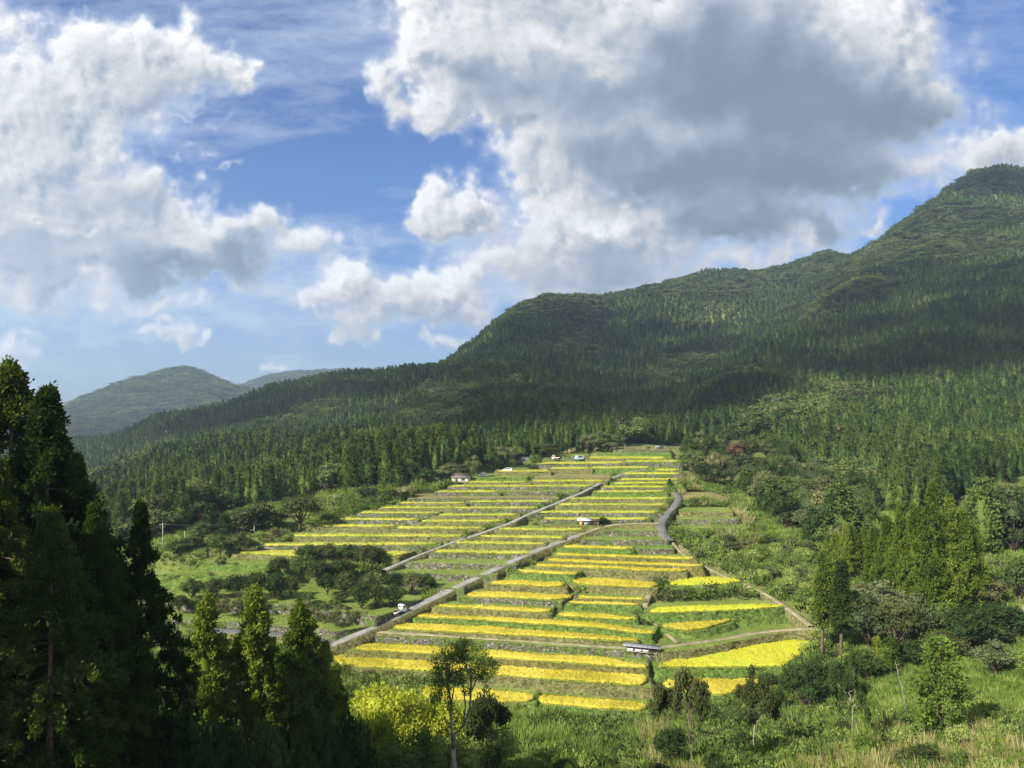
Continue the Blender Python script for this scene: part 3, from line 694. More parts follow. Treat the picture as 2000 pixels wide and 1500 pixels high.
def build_terraces():
    led = {'ledge': MB(), 'fallow': MB()}; tuft = []
    cnt, cr = {}, {}
    for n, t in enumerate(TERR):
        g = np.random.default_rng(100 + n); z = t['z']
        L = np.linalg.norm(t['fr'][-1] - t['fr'][0])
        nc = max(6, int(L / 2.2)); G = strip_grid(t['fr'], t['bk'], nc, 4)
        V = np.concatenate([G, (z + g.normal(0, .03, G.shape[:2]))[..., None]], -1).reshape(-1, 3)
        led['fallow' if t['crop'] == 'fallow' else 'ledge'].add(V, grid_faces(4, nc))
        # retaining wall: both ends and the front
        path = np.concatenate([[t['bk'][0]], t['fr'], [t['bk'][-1]]]); ln = np.linalg.norm(np.diff(path, axis=0), axis=1).sum()
        cell = .55 if t['D'] < 190 else .85
        m = max(8, int(ln / cell)); C = resample(path, m); tn = np.gradient(C, axis=0); tn /= np.linalg.norm(tn, axis=1)[:, None] + 1e-9
        nrm = np.stack([tn[:, 1], -tn[:, 0]], 1)
        kind = t['wall']; rough = {'stone': .07, 'dry': .12, 'bank': .2, 'low': .1}[kind]; bat = {'stone': .12, 'dry': .22, 'bank': .55, 'low': .4}[kind]
        rows = []; hs = [-.02, 0, -.3, -.7, -1.15, -1.6, -2.2, -4.0]
        wob = snoise(m, 5, g) * .10
        for k, h in enumerate(hs):
            off = -.45 if k == 0 else wob + bat * (-h) + (g.normal(0, rough, m) if k > 0 else 0)
            top = (snoise(m, 3, g) * .07 + .05) if k <= 1 else g.normal(0, .04, m)
            p = C + nrm * (off[:, None] if isinstance(off, np.ndarray) else off)
            rows.append(np.concatenate([p, (z + h + top)[:, None]], 1))
        W = np.stack(rows)
        cnt[t['reg']] = cnt.get(t['reg'], 0) + 1
        what = {'stone': 'grey dry stone wall', 'dry': 'weedy stone wall', 'bank': 'green grassy bank wall', 'low': 'low muddy earth wall'}[kind]
        o = link('terrace_wall', mesh('terrace_wall', W.reshape(-1, 3), grid_faces(len(hs), m), M['w_' + kind]))
        tag(o, f"{what} {REGION[t['reg']]}, {ORD[cnt[t['reg']] - 1]}", 'wall', 'walls that hold up the terraces', 'thing')
        # tufts on the wall head and face
        k = int(ln * (1.6 if t['D'] < 170 else 1.0)); i = g.uniform(0, m - 1, k); C2 = np.stack([np.interp(i, np.arange(m), C[:, a]) for a in (0, 1)], 1); N2 = nrm[i.astype(int)]
        tuft.append(np.concatenate([C2 + N2 * g.uniform(-.5, .15, k)[:, None], np.full((k, 1), z), np.full((k, 1), .55 if kind != 'bank' else .8)], 1))
        k = int(ln * {'stone': .5, 'dry': 1.6, 'bank': 2.6, 'low': .8}[kind]); i = g.uniform(0, m - 1, k); C2 = np.stack([np.interp(i, np.arange(m), C[:, a]) for a in (0, 1)], 1); N2 = nrm[i.astype(int)]; hh = g.uniform(0, 2.2 if kind != 'low' else .6, k)
        tuft.append(np.concatenate([C2 + N2 * (bat * hh)[:, None], (z - hh)[:, None], np.full((k, 1), .7)], 1))
        if t['crop'] in ('grass', 'fallow'):
            lo, hi = t['poly'].min(0), t['poly'].max(0); k = int((hi - lo).prod() * (1.3 if t['reg'] == 'O' else .8)); q = g.uniform(0, 1, (k, 2)) * (hi - lo) + lo; q = q[inside(t['poly'], q[:, 0], q[:, 1])]
            tuft.append(np.concatenate([q, np.full((len(q), 1), z), np.full((len(q), 1), .5)], 1))
        if t['crop'] not in ('rice', 'lime', 'pale', 'young'): continue
        # the crop: a shallow block with an uneven top
        Lr = np.linalg.norm(t['fw'][-1] - t['fw'][0]); cs = .45 if t['D'] < 200 else .7
        nc = max(12, int(Lr / cs)); dep = np.abs(t['bw'][:, 1].mean() - t['fw'][:, 1].mean()); nr = max(5, int(dep / cs))
        A = resample(t['fw'], nc); B = resample(t['bw'], nc)
        # ends drawn in
        e = np.minimum(np.arange(nc), np.arange(nc)[::-1]) * cs / 2.6; e = np.sqrt(np.clip(1 - (1 - np.clip(e, 0, 1)) ** 2, .06, 1))[:, None]
        mid = (A + B) / 2; A = mid + (A - mid) * e; B = mid + (B - mid) * e
        A[:, 1] += snoise(nc, 5, g) * .08; B[:, 1] += snoise(nc, 5, g) * .08
        tt = np.linspace(0, 1, nr)[:, None, None]; G = A[None] * (1 - tt) + B[None] * tt
        hgt = {'young': .25}.get(t['crop'], .46 if t['D'] < 200 else .34)
        Z = z + hgt + g.normal(0, .07, (nr, nc)) + snoise(nc, 9, g)[None] * .05
        Z[0] -= .12; Z[-1] -= .12; Z[:, 0] -= .15; Z[:, -1] -= .15
        G = G + g.normal(0, .06, G.shape)
        top = np.concatenate([G, Z[..., None]], -1).reshape(-1, 3)
        ids = np.arange(nr * nc).reshape(nr, nc); ring = np.concatenate([ids[0], ids[1:, -1], ids[-1, -2::-1], ids[-2:0:-1, 0]])
        low = top[ring].copy(); low[:, 2] = z + .0; low[:, :2] += g.normal(0, .06, (len(ring), 2))
        b = MB(); b.add(np.concatenate([top, low]), np.concatenate([grid_faces(nr, nc), np.stack([ring, nr * nc + np.arange(len(ring)), nr * nc + (np.arange(len(ring)) + 1) % len(ring), np.roll(ring, -1)], 1)]))
        # leaning ears and leaves stand out of the canopy and fray its outline
        k = int(Lr * dep * (5 if t['D'] < 200 else 2)); u = g.uniform(0, nc - 1.01, k); v = np.clip(g.uniform(-.04, 1.04, k), 0, 1) * (nr - 1.01); iu, iv = u.astype(int), v.astype(int)
        Pb = np.concatenate([G, Z[..., None]], -1)[iv, iu] + np.stack([g.normal(0, cs * .4, k), g.normal(0, cs * .4, k), np.full(k, -.12)], 1)
        a2 = g.uniform(0, 6.283, k); ln2 = g.uniform(.28, .5, k) * (1 if t['D'] < 200 else 1.2); tip = Pb + np.stack([np.cos(a2) * .22, np.sin(a2) * .22, ln2], 1); w2 = np.stack([-np.sin(a2), np.cos(a2), np.zeros(k)], 1) * (.09 if t['D'] < 200 else .16)
        b.add(np.stack([Pb - w2, Pb + w2, tip], 1).reshape(-1, 3), None, np.arange(3 * k).reshape(k, 3))
        cr[t['reg']] = cr.get(t['reg'], 0) + 1
        me = b.mesh('rice_field', [M['rice_high' if t['crop'] == 'rice' and t['reg'] in 'CDEH' else t['crop']], M['stalk']]); nq = (nr - 1) * (nc - 1)
        me.polygons.foreach_set('material_index', np.r_[np.zeros(nq, np.int32), np.ones(len(ring), np.int32), np.zeros(k, np.int32)].astype(np.int32)); o = link('rice_field', me)
        tag(o, f"{COLOR[t['crop']]} rice strip {REGION[t['reg']]}, {ORD[cr[t['reg']] - 1]}", 'rice field', 'rice fields on the terraces', 'thing')
    for k, b in led.items(): tag(b.build('terrain', M[k], smooth=True), kind='structure')
    return np.concatenate(tuft)
TUFTS = build_terraces()

# ------------------------------------------------------------------ roads and paths
ROADS, EDGE = [], []
def ribbon(name, px, width, m, mode='gz', lift=.12, kerb=True):
    pts = []
    for x, y in px:
        if mode == 'surf':
            X, Y, Z = spot(x, y, 90)
        else:
            X, Y, Z = hit(x, y, 90, lift=lift); Z -= lift
        pts.append((X, Y, Z))
    a = np.array(pts); d = np.r_[0, np.cumsum(np.linalg.norm(np.diff(a, axis=0), axis=1))]; n = max(8, int(d[-1] / 1.5)); s = np.linspace(0, d[-1], n)
    a = np.stack([np.interp(s, d, a[:, i]) for i in range(3)], 1)
    for _ in range(4): a[1:-1] = (a[:-2] + 2 * a[1:-1] + a[2:]) / 4
    t = np.gradient(a, axis=0)[:, :2]; t /= np.linalg.norm(t, axis=1)[:, None] + 1e-9; nr = np.stack([t[:, 1], -t[:, 0]], 1)
    g = np.random.default_rng(len(px)); w = width / 2 + snoise(n, 4, g) * .12
    prof = [(-1, -2.2, .3), (-1, -.06, .12), (-.45, .03, 0), (.45, .03, 0), (1, -.06, .12), (1, -2.2, .3)]
    rows = [np.concatenate([a[:, :2] + nr * (k * (w + e))[:, None], (a[:, 2] + lift + h)[:, None]], 1) for k, h, e in prof]
    mi = np.ones((len(prof) - 1, n - 1), int); mi[1:4] = 0
    o = link(name, mesh(name, np.stack(rows).reshape(-1, 3), grid_faces(len(prof), n), [m, M['w_dry']], mi.ravel())); tag(o, kind='structure')
    ROADS.append(a); g = np.random.default_rng(n)
    for s in (-1, 1):
        k = n * 4; i = g.uniform(0, n - 1, k); q = np.stack([np.interp(i, np.arange(n), a[:, c]) for c in range(3)], 1); q[:, :2] += nr[i.astype(int)] * (s * (width / 2 + g.uniform(-.12, .45, k)))[:, None]; q[:, 2] += lift - .1 - g.uniform(0, .5, k)
        EDGE.append(np.concatenate([q, np.full((k, 1), .42)], 1))
    return a
ribbon('road', [(585, 1292), (620, 1272), (650, 1258), (700, 1237), (740, 1219), (790, 1195), (850, 1166), (900, 1142), (960, 1114), (1010, 1091), (1060, 1070), (1105, 1053), (1128, 1045)], 2.05, M['concrete'], lift=.92)
ribbon('road', [(655, 1258), (600, 1243), (540, 1237), (460, 1232), (380, 1230)], 3.0, M['asphalt'], lift=.8)
ribbon('path', [(750, 1113), (800, 1091), (850, 1071), (885, 1058), (925, 1046), (962, 1033), (1000, 1020), (1022, 1008), (1055, 995), (1090, 981), (1138, 961), (1183, 938), (1228, 921), (1262, 917)], 1.3, M['concrete'], lift=.95)
ribbon('path', [(1128, 1045), (1150, 1038), (1175, 1028), (1205, 1023), (1285, 1021)], 1.8, M['earth'], lift=.95)
ribbon('road', [(1318, 961), (1327, 972), (1318, 988), (1302, 1004), (1292, 1019), (1291, 1032), (1298, 1048), (1312, 1056)], 2.2, M['asphalt'], lift=.95)
ribbon('path', [(1312, 1056), (1325, 1075), (1350, 1092), (1385, 1110), (1420, 1128), (1485, 1152), (1540, 1188), (1585, 1222)], 1.1, M['earth'], lift=.35)
ribbon('path', [(728, 1233), (850, 1240), (950, 1246), (1050, 1254), (1150, 1261), (1210, 1265), (1300, 1264), (1340, 1257), (1407, 1250), (1473, 1236), (1560, 1227), (1600, 1228)], 1.5, M['earth'], mode='surf', lift=.06)
ribbon('path', [(1272, 1155), (1262, 1172), (1255, 1185), (1263, 1203), (1280, 1218), (1300, 1236), (1325, 1256)], 1.1, M['earth'], mode='surf', lift=.12)


# ------------------------------------------------------------------ plants: shapes
def cards(P, A, L, W, g, tri=False):
    """leaf sprays: one card at each P, along A (unit), length L, width W"""
    n = len(P); Q = g.normal(0, 1, (n, 3)); B = np.cross(A, Q); B /= np.linalg.norm(B, axis=1)[:, None] + 1e-9
    L = np.broadcast_to(L, n)[:, None]; W = np.broadcast_to(W, n)[:, None] / 2
    if tri:
        V = np.stack([P - B * W, P + B * W, P + A * L], 1).reshape(-1, 3); return V, np.arange(3 * n).reshape(n, 3)
    C = np.cross(A, B) * .25
    V = np.stack([P, P + A * L * .5 + (B + C) * W, P + A * L, P + A * L * .5 - (B - C) * W], 1).reshape(-1, 3)
    return V, np.arange(4 * n).reshape(n, 4)
def unit(v): return v / (np.linalg.norm(v, axis=-1, keepdims=True) + 1e-9)
def trunk_mesh(h, r0, g, m, lean=.02, n=7, top=1.0):
    k = 9; z = np.linspace(-.6, h * top, k); x = np.cumsum(g.normal(0, lean, k)) * h * .08
    return np.stack([x - x[0], np.cumsum(g.normal(0, lean, k)) * h * .08, z], 1), r0 * (1 - np.linspace(0, .93, k)) + .015
def cedar(seed, h, r, mat_leaf, nb=220, m=5, per=14, ls=.42, f0=.12, pw=.62, core=.45, wild=.25, sat=1.12):
    """Japanese cedar: straight stem, short limbs, tufted foliage. Returns crown mesh, trunk mesh."""
    g = np.random.default_rng(seed); b = MB()
    f = f0 + (1 - f0) * g.uniform(0, 1, nb) ** 1.05; th = g.uniform(0, 2 * np.pi, nb)
    env = np.minimum((1 - f) ** pw * sat, 1.0) * np.minimum(1, .45 + (f - f0) * 4.0)
    sect = 1 + wild * np.sin(th * 2 + f * 9 + seed) * .6 + g.normal(0, wild * .45, nb)
    Lb = r * env * np.clip(sect, .4, 1.4) + .12
    s = g.uniform(.42, 1, (nb, m)) if m > 1 else np.full((nb, 1), .85)
    px = np.cos(th)[:, None] * Lb[:, None] * s; py = np.sin(th)[:, None] * Lb[:, None] * s
    pz = f[:, None] * h + (-.22 * s ** 2 + .10 * s) * Lb[:, None] + g.normal(0, .1, s.shape)
    C = np.stack([px, py, pz], -1).reshape(-1, 3)
    out = np.repeat(np.stack([np.cos(th), np.sin(th), np.full(nb, .15)], -1), m, 0)
    C = np.repeat(C, per, 0); out = np.repeat(out, per, 0)
    sp = ls * (1.0 if per > 4 else .5)
    C = C + g.normal(0, sp * .62, C.shape) * [1, 1, .75]
    A = unit(out * .7 + g.normal(0, .65, C.shape) + [0, 0, .1])
    V, q = cards(C, A, ls * g.uniform(.7, 1.35, len(C)), ls * .55, g)
    b.add(V, q)
    if core:
        k = 9; zz = np.linspace(f0 + .02, .97, k); ring = []
        for z in zz:
            a = np.arange(8) * np.pi / 4; rr = r * core * min(1, (1 - z) ** pw * sat) * min(1, .35 + (z - f0) * 4) * g.uniform(.7, 1.2, 8) + .03
            ring.append(np.stack([np.cos(a) * rr, np.sin(a) * rr, np.full(8, z * h)], 1))
        q = [(i * 8 + j, i * 8 + (j + 1) % 8, (i + 1) * 8 + (j + 1) % 8, (i + 1) * 8 + j) for i in range(k - 1) for j in range(8)]
        b.add(np.concatenate(ring), q)
    cm = b.mesh('crown', mat_leaf)
    t = MB(); p, rr = trunk_mesh(h, h * .014 + .06, g, None, top=.97); t.tube(p, rr, 7)
    if per > 6:
        for i in range(0, nb, 3): t.tube([(0, 0, f[i] * h), (px[i].max() * .9 if px[i].mean() > 0 else px[i].min() * .9, py[i].max() * .9 if py[i].mean() > 0 else py[i].min() * .9, f[i] * h - .1 * Lb[i])], [.05, .015], 3)
        for i in range(14):
            a = g.uniform(0, 6.28); z = g.uniform(.3, 1) * f0 * h; t.tube([(0, 0, z), (math.cos(a) * .5, math.sin(a) * .5, z + .05)], [.025, .01], 3)
    return cm, t.mesh('trunk', M['bark'])
def dome(seed, h, r, mat_leaf, nblob=12, leaves=260, ls=.32, f0=.3, flat=.6, bark='bark', core=.72, spread=1.0, squash=1.0):
    """broadleaf tree or bush: limbs that carry leafy clumps"""
    g = np.random.default_rng(seed); b = MB(); t = MB()
    hc = h * (1 - f0); zc = h * f0 + hc * .45
    cs, rs = [], []
    for i in range(nblob):
        a = i * 2.399 + g.uniform(-.4, .4); q = math.sqrt((i + .5) / nblob) * .78 * spread
        zz = zc + hc * (.30 * (1 - q ** 2) * g.uniform(.6, 1.35) - .16 * q + g.uniform(-.14, .14))
        cs.append((math.cos(a) * r * q, math.sin(a) * r * q, zz)); rs.append(r * g.uniform(.26, .44))
    top = max(c[2] + rr * flat for c, rr in zip(cs, rs)); k = h / top if top > 0 else 1
    for c, rr in zip(cs, rs):
        c = np.array(c) * [1, 1, k]; d = unit(g.normal(0, 1, (leaves, 3)) + [0, 0, .25])
        rad = rr * g.uniform(.72, 1.12, (leaves, 1)) * (1 + .22 * np.sin(d[:, :1] * 5 + d[:, 1:2] * 4 + c[0] * 3))
        Pp = c + d * rad * [1, 1, flat]
        A = unit(d * .5 + g.normal(0, .6, d.shape))
        V, q = cards(Pp, A, ls * g.uniform(.7, 1.3, leaves), ls * .6, g); b.add(V, q)
        if core:
            th = np.arange(6) * np.pi / 3; V = [c + [0, 0, rr * flat * core]]
            for e in (.6, -.3): V += [c + np.array([math.cos(x) * math.cos(e), math.sin(x) * math.cos(e), math.sin(e) * flat]) * rr * core * g.uniform(.75, 1.1) for x in th]
            V += [c - [0, 0, rr * flat * core]]
            T3 = [(0, 1 + j, 1 + (j + 1) % 6) for j in range(6)] + [(13, 7 + (j + 1) % 6, 7 + j) for j in range(6)]
            b.add(np.array(V), [(1 + j, 7 + j, 7 + (j + 1) % 6, 1 + (j + 1) % 6) for j in range(6)], T3)
        st = np.array([0, 0, h * f0 * g.uniform(.5, 1.1)]); md = (st + c) / 2 + [0, 0, -.06 * h]
        t.tube([st, md, c], [h * .014, h * .010, h * .004], 4)
    t.tube([(0, 0, -.5), (g.normal(0, .05), g.normal(0, .05), h * f0 * .6), (0, 0, h * f0 + hc * .3)], [h * .026 + .03, h * .02 + .02, h * .012], 6)
    return b.mesh('crown', mat_leaf), t.mesh('trunk', M[bark])
def twiggy(seed, h, r, mat_leaf, leaves=500, ls=.12, bark='pale_bark', trunkf=.25, up=.6):
    """open tree with visible branches and thin foliage"""
    g = np.random.default_rng(seed); t = MB(); b = MB(); tips = []
    def grow(p, d, L, rad, lev):
        q = p + d * L; mid = (p + q) / 2 + g.normal(0, .05, 3) * L; t.tube([p, mid, q], [rad, rad * .8, rad * .6], 5 if lev < 2 else 3)
        if lev >= 3: tips.append((mid, q)); return
        for _ in range(3 if lev else 5):
            nd = unit(d * .55 + g.normal(0, .62, 3) * [1, 1, .6] + [0, 0, up * .35]); grow(q, nd, L * g.uniform(.6, .85), rad * .58, lev + 1)
    grow(np.array([0, 0, -.3]), np.array([g.normal(0, .06), g.normal(0, .06), 1.]), h * trunkf + .3, h * .02 + .02, 0)
    P2 = np.array([x[1] for x in tips]); s = (h / max(P2[:, 2].max(), .1)); sr = r / np.percentile(np.hypot(P2[:, 0], P2[:, 1]), 90)
    i = g.integers(0, len(tips), leaves); u = g.uniform(0, 1.1, (leaves, 1)); a = np.array([tips[k][0] for k in i]); c = np.array([tips[k][1] for k in i])
    Pp = a + (c - a) * u + g.normal(0, ls * 1.2, (leaves, 3)); V, q = cards(Pp, unit(g.normal(0, 1, (leaves, 3)) + [0, 0, .4]), ls * 1.3, ls, g); b.add(V, q)
    for mb in (t, b):
        for V in mb.V: V[:, 0] *= sr; V[:, 1] *= sr; V[:, 2] *= np.where(V[:, 2] > 0, s, 1)
    return b.mesh('crown', mat_leaf), t.mesh('trunk', M[bark])
def joined(pair, name):
    """crown and trunk as one mesh with two materials"""
    V = []; q = []; t3 = []; mi4 = []; mi3 = []; n = 0
    for k, me in enumerate(pair):
        co = np.empty(len(me.vertices) * 3, np.float32); me.vertices.foreach_get('co', co); V.append(co.reshape(-1, 3))
        ls = np.empty(len(me.loops), np.int32); me.loops.foreach_get('vertex_index', ls); tt = np.empty(len(me.polygons), np.int32); me.polygons.foreach_get('loop_total', tt); st = np.cumsum(tt) - tt
        for sz, dst, mi in ((4, q, mi4), (3, t3, mi3)):
            s = st[tt == sz]
            if len(s): dst.append(ls[s[:, None] + np.arange(sz)] + n); mi += [k] * len(s)
        n += len(me.vertices)
    return mesh(name, np.concatenate(V), [np.concatenate(q) if q else np.zeros((0, 4), int), np.concatenate(t3) if t3 else np.zeros((0, 3), int)], [pair[0].materials[0], pair[1].materials[0]], mi4 + mi3)

def stuff(name, pts, protos, label=None, seed=0):
    """one object of scattered small plants. pts: (n, 5) x y z scale-xy scale-z ; protos: list of (mesh, weight)"""
    g = np.random.default_rng(seed); n = len(pts)
    pc = bpy.data.collections.new(name + '_kinds')
    for i, (me, w) in enumerate(protos): pc.objects.link(bpy.data.objects.new(f'{name}_kind_{i:02d}', me))
    me = bpy.data.meshes.new(name); me.vertices.add(n); me.vertices.foreach_set('co', np.asarray(pts[:, :3], np.float32).ravel())
    w = np.array([w for _, w in protos], float); idx = g.choice(len(protos), n, p=w / w.sum()) if pts.shape[1] < 6 else pts[:, 5].astype(int)
    for nm, ty, v in (('turn', 'FLOAT', g.uniform(0, 6.283, n)), ('pick', 'INT', idx)):
        a = me.attributes.new(nm, ty, 'POINT'); a.data.foreach_set('value', np.asarray(v, np.float32 if ty == 'FLOAT' else np.int32))
    a = me.attributes.new('size', 'FLOAT_VECTOR', 'POINT'); a.data.foreach_set('vector', np.asarray(np.stack([pts[:, 3], pts[:, 3], pts[:, 4]], 1), np.float32).ravel())
    o = link(name, me)
    ng = bpy.data.node_groups.new(name, 'GeometryNodeTree'); ng.interface.new_socket('Geometry', in_out='INPUT', socket_type='NodeSocketGeometry'); ng.interface.new_socket('Geometry', in_out='OUTPUT', socket_type='NodeSocketGeometry')
    N, L = ng.nodes, ng.links; gi = N.new('NodeGroupInput'); go = N.new('NodeGroupOutput')
    iop = N.new('GeometryNodeInstanceOnPoints'); ci = N.new('GeometryNodeCollectionInfo'); ci.inputs['Collection'].default_value = pc; ci.inputs['Separate Children'].default_value = True; ci.inputs['Reset Children'].default_value = True
    def at(nm, ty):
        k = N.new('GeometryNodeInputNamedAttribute'); k.data_type = ty; k.inputs[0].default_value = nm; return k.outputs[0]
    cb = N.new('ShaderNodeCombineXYZ'); L.new(at('turn', 'FLOAT'), cb.inputs[2])
    L.new(gi.outputs[0], iop.inputs['Points']); L.new(ci.outputs[0], iop.inputs['Instance']); iop.inputs['Pick Instance'].default_value = True
    L.new(at('pick', 'INT'), iop.inputs['Instance Index']); L.new(cb.outputs[0], iop.inputs['Rotation']); L.new(at('size', 'FLOAT_VECTOR'), iop.inputs['Scale']); L.new(iop.outputs[0], go.inputs[0])
    md = o.modifiers.new('scatter', 'NODES'); md.node_group = ng
    return tag(o, kind='stuff')

# ------------------------------------------------------------------ the woods on the slopes
FX = [-900, 100, 200, 320, 440, 560, 660, 740, 800, 880, 940, 1000, 1080, 1190, 1300, 1345, 1420, 1500, 1560, 1620, 1700, 1780, 1860, 1940, 2000, 2900]
FY = [1080, 1078, 1075, 1052, 1003, 983, 964, 958, 950, 930, 917, 906, 889, 873, 870, 868, 862, 868, 900, 960, 1005, 1012, 1000, 962, 935, 905]
FB = np.array([hit(x, y, 60)[1] for x, y in zip(FX, FY)])
PATCH = [(1520, 525, 150, 42), (1420, 560, 90, 26), (1350, 545, 60, 12), (1250, 565, 70, 12), (1060, 590, 60, 14), (1000, 598, 40, 18), (1700, 470, 60, 25), (1650, 560, 90, 22), (1580, 600, 60, 12), (1850, 480, 220, 34), (1940, 420, 100, 26), (1780, 440, 60, 20), (1930, 355, 90, 26),
         (620, 800, 70, 14), (560, 820, 60, 8), (1010, 755, 36, 16), (860, 760, 50, 8), (1050, 763, 60, 9), (1350, 700, 60, 20), (1300, 730, 40, 15), (1460, 720, 40, 10), (1680, 765, 110, 18), (1560, 800, 90, 22), (1500, 820, 70, 18), (1450, 740, 50, 6),
         (640, 790, 40, 6), (700, 750, 30, 5), (250, 900, 40, 8), (520, 905, 50, 10), (300, 1000, 70, 25), (380, 960, 40, 12), (740, 940, 70, 12), (1610, 930, 90, 30), (1450, 870, 90, 30), (1960, 960, 60, 30)]
def forest_points():
    g = np.random.default_rng(3); out = []
    # nearest ground row seen so far along each column tells what a crest hides
    run = np.minimum.accumulate(np.where(GD[:, None] > 60, ROW, 1e9), 0)
    for d0, d1, sp in ((120, 420, 5.3), (420, 750, 6.0), (750, 1250, 7.2), (1250, 2100, 9.5), (2100, 5400, 17.0)):
        ys = np.arange(d0, d1, sp); 
        for y in ys:
            xm = np.arange(-1120 * y / F, 1120 * y / F, sp)
            X = xm + g.uniform(-.33, .33, len(xm)) * sp; Y = y + g.uniform(-.33, .33, len(xm)) * sp
            px = 1000 + F * X / Y
            k = (Y > np.interp(px, FX, FB) + 2)
            X, Y, px = X[k], Y[k], px[k]
            if not len(X): continue
            r = bil(ROW, px, Y); top = r - 17 * F / Y; fr = bil(run, px, Y * .985)
            k = top < fr + 3
            out.append(np.stack([X[k], Y[k], px[k], r[k], np.full(k.sum(), sp)], 1))
    return np.concatenate(out)
FP = forest_points()
print('wood trees', len(FP))
def forest():
    g = np.random.default_rng(5); n = len(FP); X, Y, px, r, sp = FP.T
    Z = gz(X, Y)
    pn = spectral2(ROW.shape, 1.7, 77); pnv = bil(pn, px, Y)
    br = (pnv > 1.45) & (Y > 260)
    for cx, cy, rx, ry in PATCH: br |= ((px - cx) / rx) ** 2 + ((r - 8 * F / Y - cy) / ry) ** 2 < 1 + .5 * np.clip(pnv, -1, 1)
    br |= Y > 2000
    stand = bil(spectral2(ROW.shape, 2.0, 78), px, Y)                     # stands of different age
    s = np.clip(1 + .13 * stand, .7, 1.3) * g.uniform(.72, 1.18, n) * np.interp(Y, [100, 420, 900, 1500, 3000], [1, 1, 1.05, 1.15, 2.2])
    sxy = s * g.uniform(.85, 1.15, n) * (sp / 5.0) ** .75
    s = np.where(br, s * g.uniform(.7, 1.25, n), s); sxy = np.where(br, sxy * g.uniform(.9, 1.5, n), sxy)
    conif = [joined(cedar(300 + i, 14, 2.6, M['sugi_far' if i < 5 else 'sugi_far2'], nb=80, m=2, per=4, ls=.62, f0=.10, pw=.95, core=.66, sat=1.4, wild=.15), 'cedar_kind') for i in range(6)]
    conif += [joined(cedar(310 + i, 12.5, 2.7, M['sugi_far'], nb=80, m=2, per=4, ls=.62, f0=.08, pw=.8, core=.66, sat=1.3, wild=.15), 'cedar_kind') for i in range(2)]
    broad = [joined(dome(320 + i, 10.5, 4.2, M[m], nblob=9, leaves=34, ls=1.25, f0=.25, flat=.72), 'wood_kind') for i, m in enumerate(('broad', 'grey_leaf', 'broad', 'olive', 'broad'))]
    kinds = conif + broad; ww = np.array([1] * 8 + [1.4, .45, 1.2, .3, 1.2])
    pick = np.where(br, g.choice(np.arange(8, 13), n, p=ww[8:] / ww[8:].sum()), g.integers(0, 8, n))
    # the trees that show largest stand as single objects
    show = s / Y; vis = (px > -10) & (px < 2010) & (r - 17 * F / Y < 1500)
    order = np.argsort(-np.where(vis, show, 0)); near = order[:430]; mask = np.zeros(n, bool); mask[near] = True
    mid = [cedar(340 + i, 14, 2.6, M['sugi_far' if i < 3 else 'sugi_far2'], nb=150, m=3, per=9, ls=.42, f0=.14, pw=.9, core=.6, sat=1.4, wild=.15) for i in range(4)]
    midb = [dome(350 + i, 10, 4.2, M[m], nblob=13, leaves=110, ls=.66, f0=.28, flat=.7) for i, m in enumerate(('broad', 'grey_leaf', 'olive'))]
    midj = [joined(p, 'cedar_tree') for p in mid]; midbj = [joined(p, 'broadleaf_tree') for p in midb]
    nc = nbd = 0
    for i in near:
        if br[i]:
            if nbd >= 130: mask[i] = False; continue
            me = midbj[i % 3]; nm, lb, gp = 'broadleaf_tree', 'rounded broadleaf tree among the cedars on the wooded slope', 'broadleaf trees among the cedars'; nbd += 1
        else:
            if nc >= 290: mask[i] = False; continue
            me = midj[i % 4]; nm, gp = 'cedar_tree', 'cedars of the plantation around the terraces'; nc += 1
            lb = 'dark green cedar in the plantation on the orchard side' if px[i] < 900 else ('dark cedar in the plantation above the top terraces' if px[i] < 1345 else 'sunlit cedar in the plantation above the winding road')
            gp = gp + (' (orchard side)' if px[i] < 900 else ' (above the fields)' if px[i] < 1345 else ' (road side)')
        o = link(nm, me, loc=(X[i], Y[i], Z[i] - .2), rz=g.uniform(0, 6.28), scl=(float(sxy[i]), float(sxy[i]), float(s[i]))); tag(o, lb, 'tree', gp)
    k = ~mask
    pts = np.stack([X[k], Y[k], Z[k] - .3, sxy[k], s[k], pick[k].astype(float)], 1)
    stuff('forest', pts, [(m, 1) for m in kinds])
forest()


# ------------------------------------------------------------------ single trees and bushes
KIND = {}
def kind(name, h, r, pair): KIND.setdefault(name, []).append((h, r, pair))
for i, m in enumerate(('dark_leaf', 'olive', 'dark_leaf', 'olive')): kind('thicket', 5, 2.7, dome(400 + i, 5, 2.6, M['olive' if i % 2 else 'dark_leaf'], nblob=15, leaves=170, ls=.34, f0=.03, flat=.85, spread=1.0))
for i, m in enumerate(('broad', 'grey_leaf', 'broad', 'olive')): kind('broad', 9, 4.2, dome(410 + i, 9, 4.1, M[m], nblob=16, leaves=150, ls=.5, f0=.22, flat=.66))
for i in range(2): kind('grey', 9, 4.2, dome(420 + i, 9, 4.1, M['grey_leaf'], nblob=16, leaves=150, ls=.5, f0=.2, flat=.62))
for i in range(2): kind('dark', 6, 3.4, dome(424 + i, 6, 3.3, M['dark_leaf'], nblob=14, leaves=190, ls=.36, f0=.12, flat=.8))
for i in range(2): kind('tanbush', 5, 3, dome(428 + i, 5, 2.9, M['tan'], nblob=12, leaves=130, ls=.3, f0=.2, flat=.6))
kind('red', 8, 3.6, dome(432, 8, 3.5, M['reddish'], nblob=13, leaves=120, ls=.45, f0=.25, flat=.65))
for i in range(3): kind('shrub', 2.6, 1.9, dome(436 + i, 2.6, 1.85, M['brush'], nblob=10, leaves=110, ls=.26, f0=.08, flat=.75))
